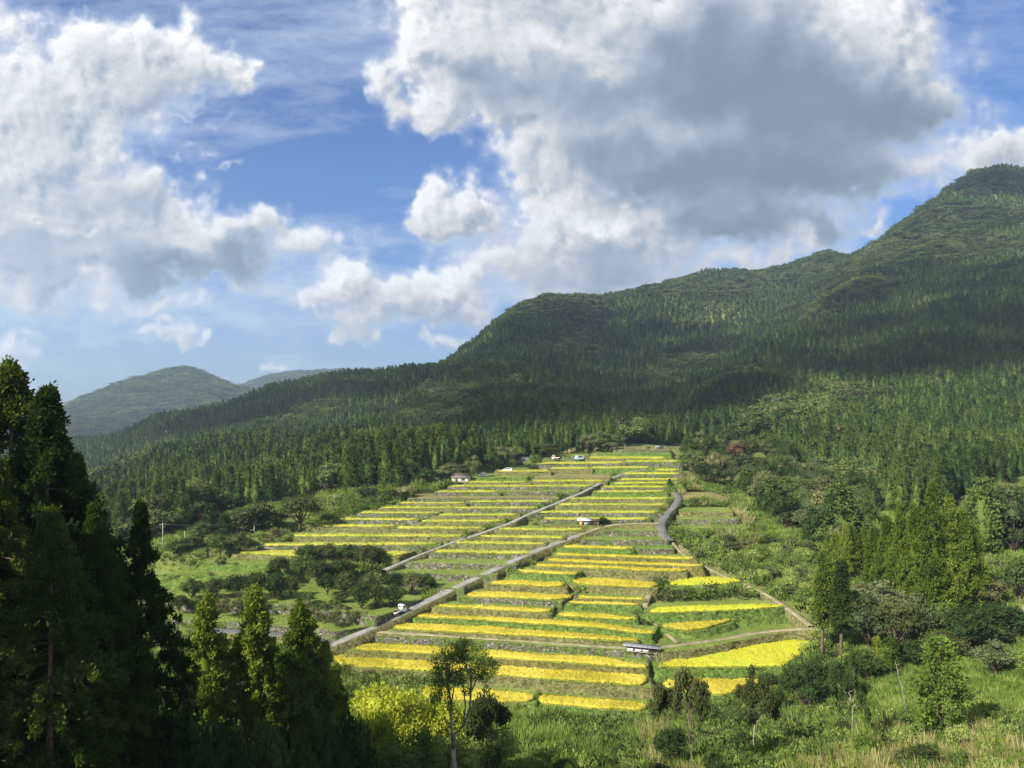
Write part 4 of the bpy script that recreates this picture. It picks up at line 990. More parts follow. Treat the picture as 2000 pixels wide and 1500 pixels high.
for i in range(3): kind('orchard', 3.2, 2.3, twiggy(440 + i, 3.2, 2.2, M['tan' if i < 2 else 'grey_leaf'], leaves=1300, ls=.15, up=.35))
for i in range(2): kind('palebough', 7, 4, twiggy(446 + i, 7, 3.8, M['grey_leaf'], leaves=9000, ls=.36, up=.4))
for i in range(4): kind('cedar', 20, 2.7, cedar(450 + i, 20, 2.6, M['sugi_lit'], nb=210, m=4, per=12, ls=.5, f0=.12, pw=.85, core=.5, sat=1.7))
for i in range(2): kind('conepair', 18, 2.4, cedar(456 + i, 18, 2.3, M['sugi'], nb=210, m=4, per=11, ls=.42, f0=.30, pw=.8, core=.55, wild=.1))
for i in range(2): kind('deepcone', 8, 2.8, cedar(460 + i, 8, 2.7, M['sugi_far'], nb=110, m=4, per=9, ls=.42, f0=.05, pw=.6, core=.6, wild=.15))
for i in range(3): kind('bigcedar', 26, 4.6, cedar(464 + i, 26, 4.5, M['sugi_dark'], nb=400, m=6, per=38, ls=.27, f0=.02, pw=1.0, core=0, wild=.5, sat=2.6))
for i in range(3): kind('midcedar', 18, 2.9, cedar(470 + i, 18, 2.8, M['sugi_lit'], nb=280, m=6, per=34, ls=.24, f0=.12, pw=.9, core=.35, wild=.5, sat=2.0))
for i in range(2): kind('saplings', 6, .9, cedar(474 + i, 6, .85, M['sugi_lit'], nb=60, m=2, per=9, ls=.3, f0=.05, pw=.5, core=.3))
for i in range(2): kind('yellowleaf', 11, 5.5, dome(480 + i, 11, 5.4, M['yellowish'], nblob=26, leaves=300, ls=.36, f0=.15, flat=.6, core=.55))
kind('greentop', 11, 4.5, dome(483, 11, 4.4, M['brush'], nblob=24, leaves=260, ls=.34, f0=.15, flat=.62, core=.55))
kind('fresh', 8, 2.2, cedar(485, 8, 2.2, M['bright'], nb=120, m=4, per=9, ls=.34, f0=.08, pw=.5, core=0, wild=.5))
kind('polecrown', 10, 2.3, twiggy(488, 10, 2.2, M['broad'], leaves=9500, ls=.31, trunkf=.55, up=.5))
kind('polecrown', 10, 2.3, twiggy(489, 10, 2.2, M['olive'], leaves=9500, ls=.31, trunkf=.5, up=.5))
kind('sparse', 8, 1.8, twiggy(490, 8, 1.7, M['olive'], leaves=5200, ls=.24, trunkf=.35, up=.9, bark='bark'))

def place(kd, x, yb, w, h, nm, lb, gp=None, D=None, ytop=None, v=None, seed=0, sub=None):
    """x, yb: foot of the tree in the photo; w, h: its size there. With D: stands D metres away and reaches up to row ytop."""
    lst = KIND[kd]; i = (place.n if v is None else v) % len(lst); place.n += 1; H, Rr, pair = lst[i]
    if D is None:
        X, D, Z = spot(x, yb); hm = h * D / F
    else:
        X = (x - 1000) * D / F; Z = surf1(X, D); hm = -(ytop - HY) * D / F - Z
    wm = w * D / F / 2
    root = link(nm, None, loc=(X, D, Z - .05), rz=(x * 1.7 + yb) % 6.28, scl=(wm / Rr, wm / Rr, hm / H))
    link('crown', pair[0], root); link('trunk', pair[1], root)
    return tag(root, lb, 'bush' if 'bush' in nm or 'shrub' in nm else 'tree', gp)
place.n = 0
# tall dark cedars beside the viewer; the last few are unseen, added for shade
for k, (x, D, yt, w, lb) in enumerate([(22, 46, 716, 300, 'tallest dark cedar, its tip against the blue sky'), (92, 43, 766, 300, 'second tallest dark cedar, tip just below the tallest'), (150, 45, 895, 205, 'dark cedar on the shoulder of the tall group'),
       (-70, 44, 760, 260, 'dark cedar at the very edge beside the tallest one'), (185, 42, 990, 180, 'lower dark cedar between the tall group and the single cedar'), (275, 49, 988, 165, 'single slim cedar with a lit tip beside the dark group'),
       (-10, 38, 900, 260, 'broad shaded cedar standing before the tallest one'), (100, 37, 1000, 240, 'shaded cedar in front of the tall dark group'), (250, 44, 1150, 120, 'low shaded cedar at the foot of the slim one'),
       (-260, 38, 700, 300, 'unseen cedar added outside the group towards the sun to shade it'), (-330, 40, 740, 300, 'unseen cedar added farthest out on the sunny side for shade'), (-170, 33, 800, 300, 'unseen shade cedar added closest to the viewer in the sunny row')]):
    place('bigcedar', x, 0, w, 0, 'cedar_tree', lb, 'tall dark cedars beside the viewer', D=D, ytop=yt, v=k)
for k, (x, D, yt, w, lb) in enumerate([(403, 62, 1164, 140, 'olive green cedar with bare stem showing, first of the middle row'), (498, 64, 1154, 158, 'full dense cedar in the middle of the row below the orchard'), (588, 62, 1182, 152, 'cedar with ragged top beside the grey road'),
       (632, 64, 1255, 110, 'narrow dark cedar overlapping the road end'), (656, 66, 1300, 80, 'small dark cedar at the end of the row'), (352, 58, 1265, 60, 'small cedar tucked beside the dark group'), (545, 70, 1345, 60, 'low cedar filling the gap before the road')]):
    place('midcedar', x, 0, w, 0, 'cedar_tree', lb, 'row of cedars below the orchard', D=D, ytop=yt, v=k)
for k, (x, D, yt, w) in enumerate([(345, 50, 1370, 150), (430, 48, 1400, 150), (520, 52, 1420, 140), (620, 56, 1400, 130), (690, 60, 1400, 110), (380, 44, 1450, 150), (590, 47, 1460, 130)]):
    place('dark', x, 0, w, 0, 'broadleaf_tree', 'dark leafy tree under the cedar row', 'dark undergrowth trees under the cedars', D=D, ytop=yt, v=k)
# mass of yellow-green foliage below the lowest fields
for k, (kd, x, D, yt, w, lb) in enumerate([('yellowleaf', 765, 84, 1338, 185, 'bright yellow-green tree below the long golden fields'), ('yellowleaf', 855, 86, 1345, 140, 'yellow-green tree just before the slim-stemmed tree'), ('yellowleaf', 725, 74, 1385, 140, 'yellow-green tree beside the cedar row'),
       ('greentop', 800, 70, 1430, 150, 'mid green tree in front of the yellow-green ones'), ('greentop', 880, 76, 1430, 120, 'mid green tree around the slim pale stem'), ('greentop', 960, 84, 1420, 120, 'green bushy tree beside the slim pale stem'),
       ('thicket', 690, 100, 1345, 80, 'grey-green thicket tree below the walls'), ('greentop', 1010, 80, 1470, 90, 'low green tree at the bottom of the slope')]):
    place(kd, x, 0, w, 0, 'broadleaf_tree', lb, 'leafy trees below the fields', D=D, ytop=yt, v=k)
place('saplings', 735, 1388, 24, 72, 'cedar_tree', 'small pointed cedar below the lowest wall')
# row of broadleaf trees and bushes on the orchard side
LT = 'bushes and trees on the orchard side'
for kd, x, yb, w, h, lb in [('broad', 585, 1036, 78, 68, 'big grey-brown tree at the end of the golden strips'), ('palebough', 500, 1044, 88, 52, 'spreading tree with pale branching trunk'), ('tanbush', 470, 1030, 60, 34, 'brownish tree behind the spreading pale one'), ('tanbush', 545, 1030, 44, 30, 'brownish tree between the pale and the big one'),
        ('deepcone', 412, 1042, 46, 58, 'deep green cone-shaped tree'), ('deepcone', 440, 1045, 38, 42, 'smaller deep green cone beside the first'), ('grey', 394, 1070, 42, 50, 'grey-green tree with leaning stem by the poles'),
        ('thicket', 345, 1080, 52, 26, 'grey bush under the utility pole'), ('thicket', 372, 1072, 36, 24, 'small grey bush beside the utility pole'), ('thicket', 430, 1080, 54, 36, 'tangled bush among the orchard grass'), ('thicket', 470, 1078, 54, 38, 'tangled bush below the pale-trunked tree'), ('shrub', 508, 1056, 26, 20, 'small round tree by the second strip'), ('shrub', 498, 1070, 22, 12, 'tiny round bush beside the strip end'),
        ('orchard', 432, 1103, 20, 16, 'lone small tree on the grass slope'), ('shrub', 372, 1108, 24, 18, 'single bush in the rough grass'), ('tanbush', 790, 972, 46, 22, 'brown bush at the wood edge above the strips'), ('thicket', 765, 975, 36, 20, 'bush at the wood edge'), ('grey', 716, 976, 44, 30, 'grey-green tree by the dark wood'), ('deepcone', 776, 952, 50, 40, 'deep green rounded tree before the wood'),
        ('shrub', 640, 1018, 34, 16, 'low bright bush above the golden strip end'), ('orchard', 540, 1058, 40, 26, 'thin tree beside the big grey-brown one'), ('shrub', 560, 1056, 30, 14, 'bush at the foot of the thin tree')]:
    place(kd, x, yb, w, h, 'bush' if kd in ('shrub', 'thicket') else 'broadleaf_tree', lb, LT)
for k, (x, yb, w, h) in enumerate([(600, 1097, 56, 34), (640, 1096, 56, 35), (680, 1098, 56, 36), (718, 1103, 54, 38), (742, 1100, 34, 30), (545, 1117, 46, 30), (590, 1122, 54, 38), (622, 1140, 54, 44), (652, 1128, 46, 34), (672, 1117, 34, 26)]):
    place('thicket', x, yb, w, h, 'bush', 'dark bush in the thicket beside the upper path', 'thicket beside the upper path', v=k)
for k, (x, yb, w, h) in enumerate([(375, 1168, 46, 38), (420, 1166, 48, 38), (458, 1168, 52, 46), (498, 1168, 58, 50), (536, 1168, 56, 48), (568, 1162, 36, 36), (400, 1192, 40, 32), (350, 1192, 40, 30)]):
    place('thicket', x, yb, w, h, 'bush', 'dark bush in the long thicket across the orchard', 'long thicket across the orchard', v=k)
for k, (x, yb, w, h) in enumerate([(640, 1157, 46, 36), (674, 1156, 50, 40), (706, 1189, 48, 50), (736, 1187, 56, 46), (768, 1184, 50, 44), (722, 1152, 46, 32), (768, 1156, 54, 38), (805, 1156, 54, 38), (834, 1152, 38, 32), (668, 1177, 34, 22), (596, 1180, 38, 22)]):
    place('thicket', x, yb, w, h, 'bush', 'grey-green bush in the thicket above the parked truck', 'thicket above the truck', v=k)
for k, (x, yb, w, h) in enumerate([(612, 1217, 40, 28), (655, 1223, 38, 30), (684, 1219, 34, 26), (702, 1216, 32, 24), (580, 1206, 36, 28), (632, 1204, 36, 26), (668, 1204, 34, 24), (436, 1200, 38, 30), (500, 1200, 34, 28), (465, 1196, 34, 26), (600, 1196, 34, 24), (650, 1195, 30, 22)]):
    place('orchard', x, yb, w, h, 'fruit_tree', 'thin leafless-looking fruit tree on the orchard lawn', 'fruit trees on the orchard lawn', v=k)
g = np.random.default_rng(55)
for k in range(60):
    x = g.uniform(325, 640); y = g.uniform(1050, 1215)
    if x > 470 and y < 1100: continue
    D = spot(x, y)[1]; w = g.uniform(1.0, 2.6) * F / D
    place(['thicket', 'shrub', 'orchard', 'shrub'][k % 4], x, y, w, w * g.uniform(.45, .8), 'bush', 'small bush in the rough grass of the orchard side', 'small bushes in the orchard grass')
# saplings in a row at the wood edge
for k in range(16):
    place('shrub', 622 + k * 12, 996 - k * 1.6, 10, 12, 'shrub', 'small clipped shrub in the row at the wood edge', 'row of small shrubs at the wood edge', v=k)
# trees behind the top of the fields
TT = 'trees between the houses and the cedars'
for kd, x, yb, w, h, lb in [('grey', 925, 932, 34, 42, 'grey rounded tree behind the brown-roofed house'), ('grey', 905, 930, 26, 24, 'low grey-green tree beside the brown-roofed house'), ('broad', 960, 915, 40, 32, 'dark broad tree behind the pole'), ('grey', 985, 912, 56, 40, 'big grey tree with brown top'), ('broad', 1010, 905, 40, 34, 'dark tree beside the grey-roofed shed'), ('shrub', 1032, 914, 22, 16, 'bright green bush before the shed'),
        ('shrub', 1045, 908, 30, 20, 'low bush before the shed end'), ('broad', 1075, 895, 40, 30, 'dark tree behind the pink truck'), ('broad', 1060, 893, 40, 28, 'dark tree in shade behind the fields'), ('grey', 1148, 882, 34, 34, 'grey-green tree at the top field corner'), ('broad', 1172, 880, 50, 38, 'dark rounded tree above the top field'), ('grey', 1187, 881, 40, 18, 'low grey bushy tree above the top field'), ('broad', 1205, 876, 36, 30, 'dark tree at the cedar edge'),
        ('broad', 865, 940, 44, 30, 'dark tree near the white machine'), ('broad', 835, 948, 44, 34, 'dark tree at the wood corner'), ('broad', 880, 938, 40, 34, 'tree with flat boughs near the white machine'), ('deepcone', 1308, 953, 13, 18, 'small dark round tree beside the winding road'), ('shrub', 1290, 877, 16, 8, 'bush by the topmost roof'), ('tanbush', 1265, 880, 14, 9, 'dry bush on the topmost ledge')]:
    place(kd, x, yb, w, h, 'bush' if kd in ('shrub',) else 'broadleaf_tree', lb, TT)
# the mixed wood beside the winding road
def in_px(poly, x, y): return bool(inside(np.array(poly, float), np.array([x]), np.array([y]))[0])
g = np.random.default_rng(8); W1 = [(1338, 945), (1345, 885), (1400, 862), (1500, 868), (1560, 900), (1625, 950), (1700, 1000), (1712, 1045), (1640, 1085), (1580, 1060), (1530, 1030), (1480, 995), (1455, 968), (1400, 955)]
for k in range(165):
    for _ in range(50):
        x, y = g.uniform(1335, 1715), g.uniform(862, 1085)
        if in_px(W1, x, y): break
    D = hit(x, y, 60)[1]; big = g.uniform(6, 11) * F / D
    kd = ['broad', 'grey', 'broad', 'dark', 'broad', 'grey', 'broad', 'tanbush'][int(g.integers(0, 8))] if k % 7 else 'deepcone'
    if kd == 'tanbush' and k % 3: kd = 'grey'
    place(kd, x, y, big * g.uniform(.75, 1.05), big * g.uniform(.85, 1.15), 'broadleaf_tree', {'broad': 'mid green', 'grey': 'grey-green', 'dark': 'dark glossy', 'tanbush': 'brown-tinged', 'deepcone': 'deep green upright'}[kd] + ' tree in the mixed wood beside the winding road', f'mixed wood beside the winding road ({kd})')
place('red', 1440, 905, 44, 40, 'broadleaf_tree', 'reddish-leaved tree in the mixed wood')
place('deepcone', 1640, 1075, 100, 130, 'broadleaf_tree', 'large dark pyramidal tree at the end of the mixed wood', v=0)
place('tanbush', 1600, 1030, 70, 70, 'broadleaf_tree', 'brown-tinged rounded tree beside the dark pyramidal one')
# brushy slope between the path and the cedars
for k in range(150):
    for _ in range(60):
        x, y = g.uniform(1370, 1640), g.uniform(1045, 1270)
        if y > 1085 + (x - 1380) * .68 - 20 and y > 1060: continue
        if x > 1590 and y > 1180: continue
        break
    D = hit(x, y, 60)[1]; w = g.uniform(2.2, 4.6) * F / D
    place('shrub' if k % 4 else ('dark' if k % 2 else 'grey'), x, y, w, w * g.uniform(.5, .75), 'bush', 'leafy bush on the brushy slope beside the earth path', 'bushes on the brushy slope')
for k in range(34):
    x, y = g.uniform(1885, 2060), g.uniform(985, 1085); D = spot(x, y)[1]; w = g.uniform(5, 8.5) * F / D
    place(['grey', 'broad', 'dark'][k % 3], x, y, w, w * g.uniform(.9, 1.25), 'broadleaf_tree', 'crowded broadleaf tree at the head of the bright slope', 'wood at the head of the bright slope')
for k in range(70):
    x, y = g.uniform(690, 2040), g.uniform(1400, 1560)
    if y < 1425 and x < 1300: continue
    D = spot(x, y)[1]; w = g.uniform(1.4, 3.4) * F / D
    place(['shrub', 'shrub', 'thicket', 'shrub', 'dark'][k % 5], x, y, w, w * g.uniform(.6, .95), 'bush', 'leafy bush in the rough scrub below the fields', 'bushes in the rough scrub')
# cedars of the right-hand group
place('conepair', 1606, 1281, 52, 198, 'cedar_tree', 'tall cone-shaped cedar on bare stem by the fields, nearer the rice of the pair', 'pair of tall cedars by the fields', v=0)
place('conepair', 1643, 1284, 56, 186, 'cedar_tree', 'cone-shaped cedar with clustered bare stems, the fuller of the pair', 'pair of tall cedars by the fields', v=1)
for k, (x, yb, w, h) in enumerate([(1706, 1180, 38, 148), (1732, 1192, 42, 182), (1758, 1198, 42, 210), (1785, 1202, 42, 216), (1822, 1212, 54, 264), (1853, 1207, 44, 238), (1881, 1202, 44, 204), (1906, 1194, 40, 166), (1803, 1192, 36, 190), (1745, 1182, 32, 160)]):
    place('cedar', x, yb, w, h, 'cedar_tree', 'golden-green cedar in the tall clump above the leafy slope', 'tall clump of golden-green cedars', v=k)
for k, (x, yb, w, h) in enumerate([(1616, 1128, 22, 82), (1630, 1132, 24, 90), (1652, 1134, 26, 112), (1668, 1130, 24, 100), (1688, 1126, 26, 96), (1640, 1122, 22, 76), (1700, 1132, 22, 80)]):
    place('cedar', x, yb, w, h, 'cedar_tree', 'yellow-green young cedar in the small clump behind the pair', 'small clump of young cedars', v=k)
for kd, x, yb, w, h, lb in [('grey', 1700, 1275, 90, 110, 'silvery green tree beside the cedar pair'), ('broad', 1750, 1280, 90, 110, 'mid green tree under the tall cedar clump'), ('grey', 1720, 1225, 110, 90, 'large grey-green crown before the tall cedars'), ('broad', 1790, 1260, 80, 100, 'green tree under the tallest cedar'), ('shrub', 1845, 1240, 70, 62, 'fresh green bushy tree at the cedar foot'), ('tanbush', 1690, 1200, 80, 60, 'brown-tinged tree behind the cedar pair'),
        ('dark', 1578, 1390, 100, 98, 'round dark evergreen beside the lowest fields'), ('dark', 1640, 1370, 70, 80, 'dark evergreen behind the bare stem'), ('dark', 1520, 1395, 46, 46, 'small round dark bush below the corner field'), ('dark', 1500, 1340, 40, 26, 'dark bush on the bank between the corner fields'), ('thicket', 1690, 1330, 70, 60, 'shaded bush under the cedar pair'),
        ('deepcone', 1920, 1085, 84, 150, 'leafy tree with pale forked stem at the slope head'), ('grey', 1975, 1080, 100, 130, 'grey-green tall tree at the slope head'), ('grey', 1960, 1010, 80, 60, 'grey-green crown above the slope head'), ('broad', 1890, 1080, 60, 100, 'green tree behind the tall cedar clump'), ('dark', 1900, 1270, 110, 90, 'dark shrubby tree in shade of the cedars'), ('dark', 1960, 1260, 110, 80, 'dark shrubby tree at the shaded hollow'), ('tanbush', 1930, 1190, 80, 60, 'brownish open bush above the hollow'),
        ('broad', 1990, 1180, 80, 90, 'leaning tree on the bright slope'), ('broad', 1945, 1320, 80, 70, 'leafy bush tree on the lower slope'), ('shrub', 1990, 1310, 60, 40, 'bush on the lower slope'), ('thicket', 1850, 1290, 90, 60, 'dark thicket below the tall clump'), ('thicket', 1790, 1300, 80, 50, 'dark thicket before the tall clump'), ('thicket', 1470, 1350, 36, 20, 'bush on the corner field bank'),
        ('dark', 1310, 1500, 70, 76, 'dark leafy tree at the bottom of the slope'), ('dark', 1440, 1420, 60, 40, 'dark bush below the corner field'), ('dark', 1390, 1415, 60, 34, 'dark bush under the sparse tree'), ('shrub', 1345, 1160, 28, 14, 'small round bush at the head of the pale trail')]:
    place(kd, x, yb, w, h, 'bush' if kd in ('shrub', 'thicket') else 'broadleaf_tree', lb, 'trees and bushes on the leafy slope')
place('fresh', 1836, 1440, 104, 196, 'broadleaf_tree', 'bright fresh green tree alone on the lower slope')
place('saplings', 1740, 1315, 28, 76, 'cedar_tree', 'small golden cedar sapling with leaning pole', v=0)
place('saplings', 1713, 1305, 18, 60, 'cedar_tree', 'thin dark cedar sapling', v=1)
place('polecrown', 1666, 1452, 84, 180, 'broadleaf_tree', 'tree with long bare pale stem and small crown', v=0)
place('polecrown', 1477, 1472, 92, 158, 'broadleaf_tree', 'flat-crowned tree on a thin bare stem', v=1)
place('sparse', 1352, 1530, 70, 210, 'broadleaf_tree', 'thin see-through tree before the corner field')
place('sparse', 1300, 1500, 50, 160, 'broadleaf_tree', 'thin upright tree beside the see-through one')
place('sparse', 955, 1560, 90, 200, 'broadleaf_tree', 'sparse tree with pale crooked stem')
# the slim-stemmed tree in front of the fields: several crowded round clumps on forking bare stems
def slim_tree():
    g = np.random.default_rng(31); D = 62.0; k = D / F
    def w(x, y, dy=0): return np.array([(x - 905) * k, dy, -(y - HY) * k])
    X = (905 - 1000) * k; Z = float(gz(X, D)); root = link('slim_tree', None, loc=(X, D, 0))
    tag(root, 'slim tree with bare forking stems and clumped dark crown before the golden fields', 'tree')
    t = MB(); base = np.array([-.55, 0, Z - .3])
    fork = w(885, 1462)
    t.tube([base, (base + fork) / 2 + [.15, 0, 0], fork], [.26, .22, .19], 8)
    ends = []
    for pts, r in [([(885, 1462), (889, 1430), (904, 1420), (918, 1385), (920, 1330), (916, 1290)], .16), ([(885, 1462), (882, 1420), (880, 1380), (876, 1340), (872, 1300)], .14), ([(904, 1420), (909, 1380), (906, 1345), (900, 1300)], .09), ([(880, 1380), (886, 1350), (888, 1320), (884, 1285)], .08),
                   ([(920, 1350), (935, 1322), (952, 1305)], .07), ([(876, 1345), (862, 1325), (850, 1310)], .07), ([(918, 1385), (929, 1370), (936, 1350)], .05), ([(880, 1400), (875, 1375), (872, 1350)], .05)]:
        P3 = np.array([w(x, y, g.uniform(-.3, .3) * i) for i, (x, y) in enumerate(pts)]); t.tube(P3, np.linspace(r, r * .45, len(P3)), 6); ends.append(P3[-1])
    t.build('trunk', M['pale_bark'], root)
    b = MB()
    for x, y, r in [(878, 1272, 20), (862, 1290, 20), (890, 1290, 18), (866, 1315, 20), (850, 1345, 14), (848, 1372, 12), (846, 1330, 16), (915, 1268, 20), (935, 1272, 18), (942, 1290, 16), (922, 1295, 18), (905, 1285, 12), (905, 1312, 16), (930, 1318, 16), (958, 1305, 15), (966, 1298, 10), (948, 1322, 12), (885, 1325, 16), (895, 1338, 12), (872, 1338, 12), (912, 1345, 9), (876, 1358, 7), (950, 1350, 7), (880, 1378, 8), (858, 1350, 8), (900, 1262, 12), (845, 1386, 8)]:
        c = w(x, y, g.uniform(-1.1, 1.1)); rr = r * k * 1.02; n = int(560 * (r / 18) ** 2); d = unit(g.normal(0, 1, (n, 3))); rad = rr * g.uniform(.5, 1.08, (n, 1)) * (1 + .2 * np.sin(d[:, :1] * 7 + d[:, 2:] * 6 + x))
        V, q = cards(c + d * rad * [1, 1, .9], unit(d + g.normal(0, .6, d.shape)), .17 * g.uniform(.6, 1.3, n), .11, g); b.add(V, q)
    b.build('crown', M['brush'], root)
slim_tree()
def dead_pole():
    b = MB(); a = hit(1780, 1420, 60); g2 = a[1] / F
    b.tube([a, (a[0] - 15 * g2, a[1], a[2] + 60 * g2), (a[0] - 32 * g2, a[1], a[2] + 130 * g2)], [.07, .05, .02], 5)
    for f in (.75, .85, .93): b.tube([(a[0] - 32 * g2 * f, a[1], a[2] + 130 * g2 * f), (a[0] - 32 * g2 * f + .7, a[1], a[2] + 130 * g2 * f + .25)], [.03, .01], 3)
    tag(b.build('dead_tree', M['pale_bark']), 'thin dead leaning trunk on the grassy slope', 'dead tree')
dead_pole()

# ------------------------------------------------------------------ brush, weeds and dry grass
def clump(seed, r, h, mt, n=90, ls=.28, up=.5):
    g = np.random.default_rng(seed); d = unit(g.normal(0, 1, (n, 3)) * [1, 1, .7]); d[:, 2] = np.abs(d[:, 2]); P2 = d * np.array([r, r, h]) * g.uniform(.35, 1, (n, 1)) * (1 + .3 * np.sin(d[:, :1] * 6 + seed))
    V, q = cards(P2, unit(d * .6 + g.normal(0, .55, d.shape) + [0, 0, up]), ls * g.uniform(.6, 1.3, n), ls * .5, g); b = MB(); b.add(V, q); return b.mesh('clump', mt)
def blades(seed, r, h, mt, n=46):
    g = np.random.default_rng(seed); a = g.uniform(0, 6.28, n); q = r * np.sqrt(g.uniform(0, 1, n)); P2 = np.stack([np.cos(a) * q, np.sin(a) * q, np.zeros(n)], 1)
    V, t3 = cards(P2, unit(np.stack([np.cos(a) * .35, np.sin(a) * .35, np.ones(n)], 1) + g.normal(0, .18, (n, 3))), h * g.uniform(.5, 1.1, n), .10, g, tri=True); b = MB(); b.add(V, None, t3); return b.mesh('tuft', mt)
BR = [clump(1, .8, .7, M['brush']), clump(2, .9, .55, M['brush']), clump(3, .7, .8, M['olive']), clump(4, .8, .6, M['broad']), clump(5, .6, .5, M['bright'], 70), blades(6, .45, 1.2, M['straw']), blades(7, .5, .9, M['straw']), blades(8, .45, .8, M['brush']), blades(9, .5, .7, M['bright']), clump(10, .6, .45, M['tan'], 60), clump(11, .32, 1.5, M['bright'], 90, .24, .9), clump(12, .3, 1.2, M['brush'], 80, .24, .9), blades(13, .7, 1.5, M['brush'], 60)]
def brush_field():
    g = np.random.default_rng(12); nz = spectral2(ROW.shape, 1.6, 90); nz2 = spectral2(ROW.shape, 1.3, 91); out = []
    for d0, d1, sp in ((55, 90, .72), (90, 150, .95), (150, 290, 1.5)):
        for y in np.arange(d0, d1, sp):
            xm = np.arange(-1060 * y / F, 1060 * y / F, sp); out.append(np.stack([xm + g.uniform(-.5, .5, len(xm)) * sp, y + g.uniform(-.5, .5, len(xm)) * sp, np.full(len(xm), sp)], 1))
    A = np.concatenate(out); X, Y, sp = A.T; px = 1000 + F * X / Y
    k = (Y < np.interp(px, FX, FB) + 6); X, Y, sp, px = X[k], Y[k], sp[k], px[k]
    k = np.ones(len(X), bool)
    for t in TERR:
        pl = t['poly']; m = (Y > pl[:, 1].min()) & (Y < pl[:, 1].max()); idx = np.nonzero(m)[0]; ins = inside(pl, X[idx], Y[idx]); k[idx[ins]] = False
    # keep roads free
    for P3 in ROADS:
        for i in range(0, len(P3), 2): k &= (X - P3[i, 0]) ** 2 + (Y - P3[i, 1]) ** 2 > 2.4 ** 2
    X, Y, sp, px = X[k], Y[k], sp[k], px[k]; Z = gz(X, Y) - .03; r = HY - F * Z / Y
    k = r < 1530; X, Y, Z, sp, px, r = X[k], Y[k], Z[k], sp[k], px[k], r[k]; n = len(X)
    a, b = bil(nz, px, Y), bil(nz2, px, Y)
    straw = (r > 1415) & (px > 1250) & (a + .35 * b + (r - 1462) / 60 + (px - 1700) / 700 > .15)
    straw |= (px > 1330) & (r < 1250) & (a > 1.0)
    grassy = (~straw) & ((b + a * .5 > .45) | ((px < 620) & (r < 1260)) | ((r > 1250) & (r < 1400) & (px > 1680)))
    u = g.uniform(0, 1, n); pick = np.where(straw, np.where(u < .28, 5, np.where(u < .52, 6, np.where(u < .60, 9, np.where(u < .78, 7, np.where(u < .86, 10, np.where(u < .93, 11, 12)))))), np.where(grassy, np.where(u < .6, 7, 8), np.where(u > .93, 10 + np.floor((u - .93) / .0234).astype(int).clip(0, 2), np.floor(u * 5.2).astype(int))))
    s = g.uniform(.6, 1.6, n) * sp / .85 * np.where(a > 1.2, 1.25, 1) * np.where(px < 620, .8, 1)
    s = np.where(straw | grassy, s * .9, s) * np.where(r > 1380, 1.25, 1)
    keep = g.uniform(0, 1, n) < np.where((px < 620) & (r < 1260), .55, .92)
    P5 = np.stack([X, Y, Z, s, s * g.uniform(.7, 1.2, n), pick], 1)[keep]; print('brush', len(P5))
    stuff('undergrowth', P5, [(m, 1) for m in BR])
    # weeds on walls and ledge edges
    T5 = np.concatenate([TUFTS] + EDGE); n = len(T5); s = T5[:, 3] * g.uniform(.5, 1.2, n) * .75
    small = [blades(20, .4, .6, M['brush']), blades(21, .4, .5, M['straw'], 30), clump(22, .5, .35, M['brush'], 40, .22), clump(23, .5, .4, M['olive'], 40, .22), blades(24, .4, .5, M['bright'])]
    stuff('weeds', np.stack([T5[:, 0], T5[:, 1], T5[:, 2] - .05, s, s], 1), list(zip(small, (3, 1.3, 2, 1, 2))), seed=4)
brush_field()


# ------------------------------------------------------------------ vehicles, huts, poles
def thing(nm, X, Y, Z, rz, lb, cat, gp=None):
    return tag(link(nm, None, loc=(X, Y, Z), rz=rz), lb, cat, gp)
def on_road(k, x, y):
    X, Y, Z = hit(x, y, 90, lift=.92); P3 = ROADS[k]; i = int(((P3[:, 0] - X) ** 2 + (P3[:, 1] - Y) ** 2).argmin()); i = min(max(i, 2), len(P3) - 3); d = P3[i + 2] - P3[i - 2]
    return P3[i], math.atan2(d[1], d[0]), math.atan2(d[2], math.hypot(d[0], d[1]))
def wheels(root, xs, w, r=.27):
    for x in xs:
        for s in (-1, 1):
            b = MB(); b.cyl((x, s * w, r), r, .16, 'y', 14); wo = b.build('wheel', M['rubber'], root)
            c = MB(); c.cyl((x, s * (w + .07), r), r * .55, .05, 'y', 10); c.build('rim', M['silver'], wo)
def prism(b, prof, y0, y1):
    """side profile (x, z) swept across y"""
    n = len(prof); V = [(x, y0, z) for x, z in prof] + [(x, y1, z) for x, z in prof]
    b.add(V, [(i, (i + 1) % n, n + (i + 1) % n, n + i) for i in range(n)])
    c = [sum(p[0] for p in prof) / n, sum(p[1] for p in prof) / n]
    b.add([(x, y0, z) for x, z in prof] + [(c[0], y0, c[1])], None, [((i + 1) % n, i, n) for i in range(n)])
    b.add([(x, y1, z) for x, z in prof] + [(c[0], y1, c[1])], None, [(i, (i + 1) % n, n) for i in range(n)])
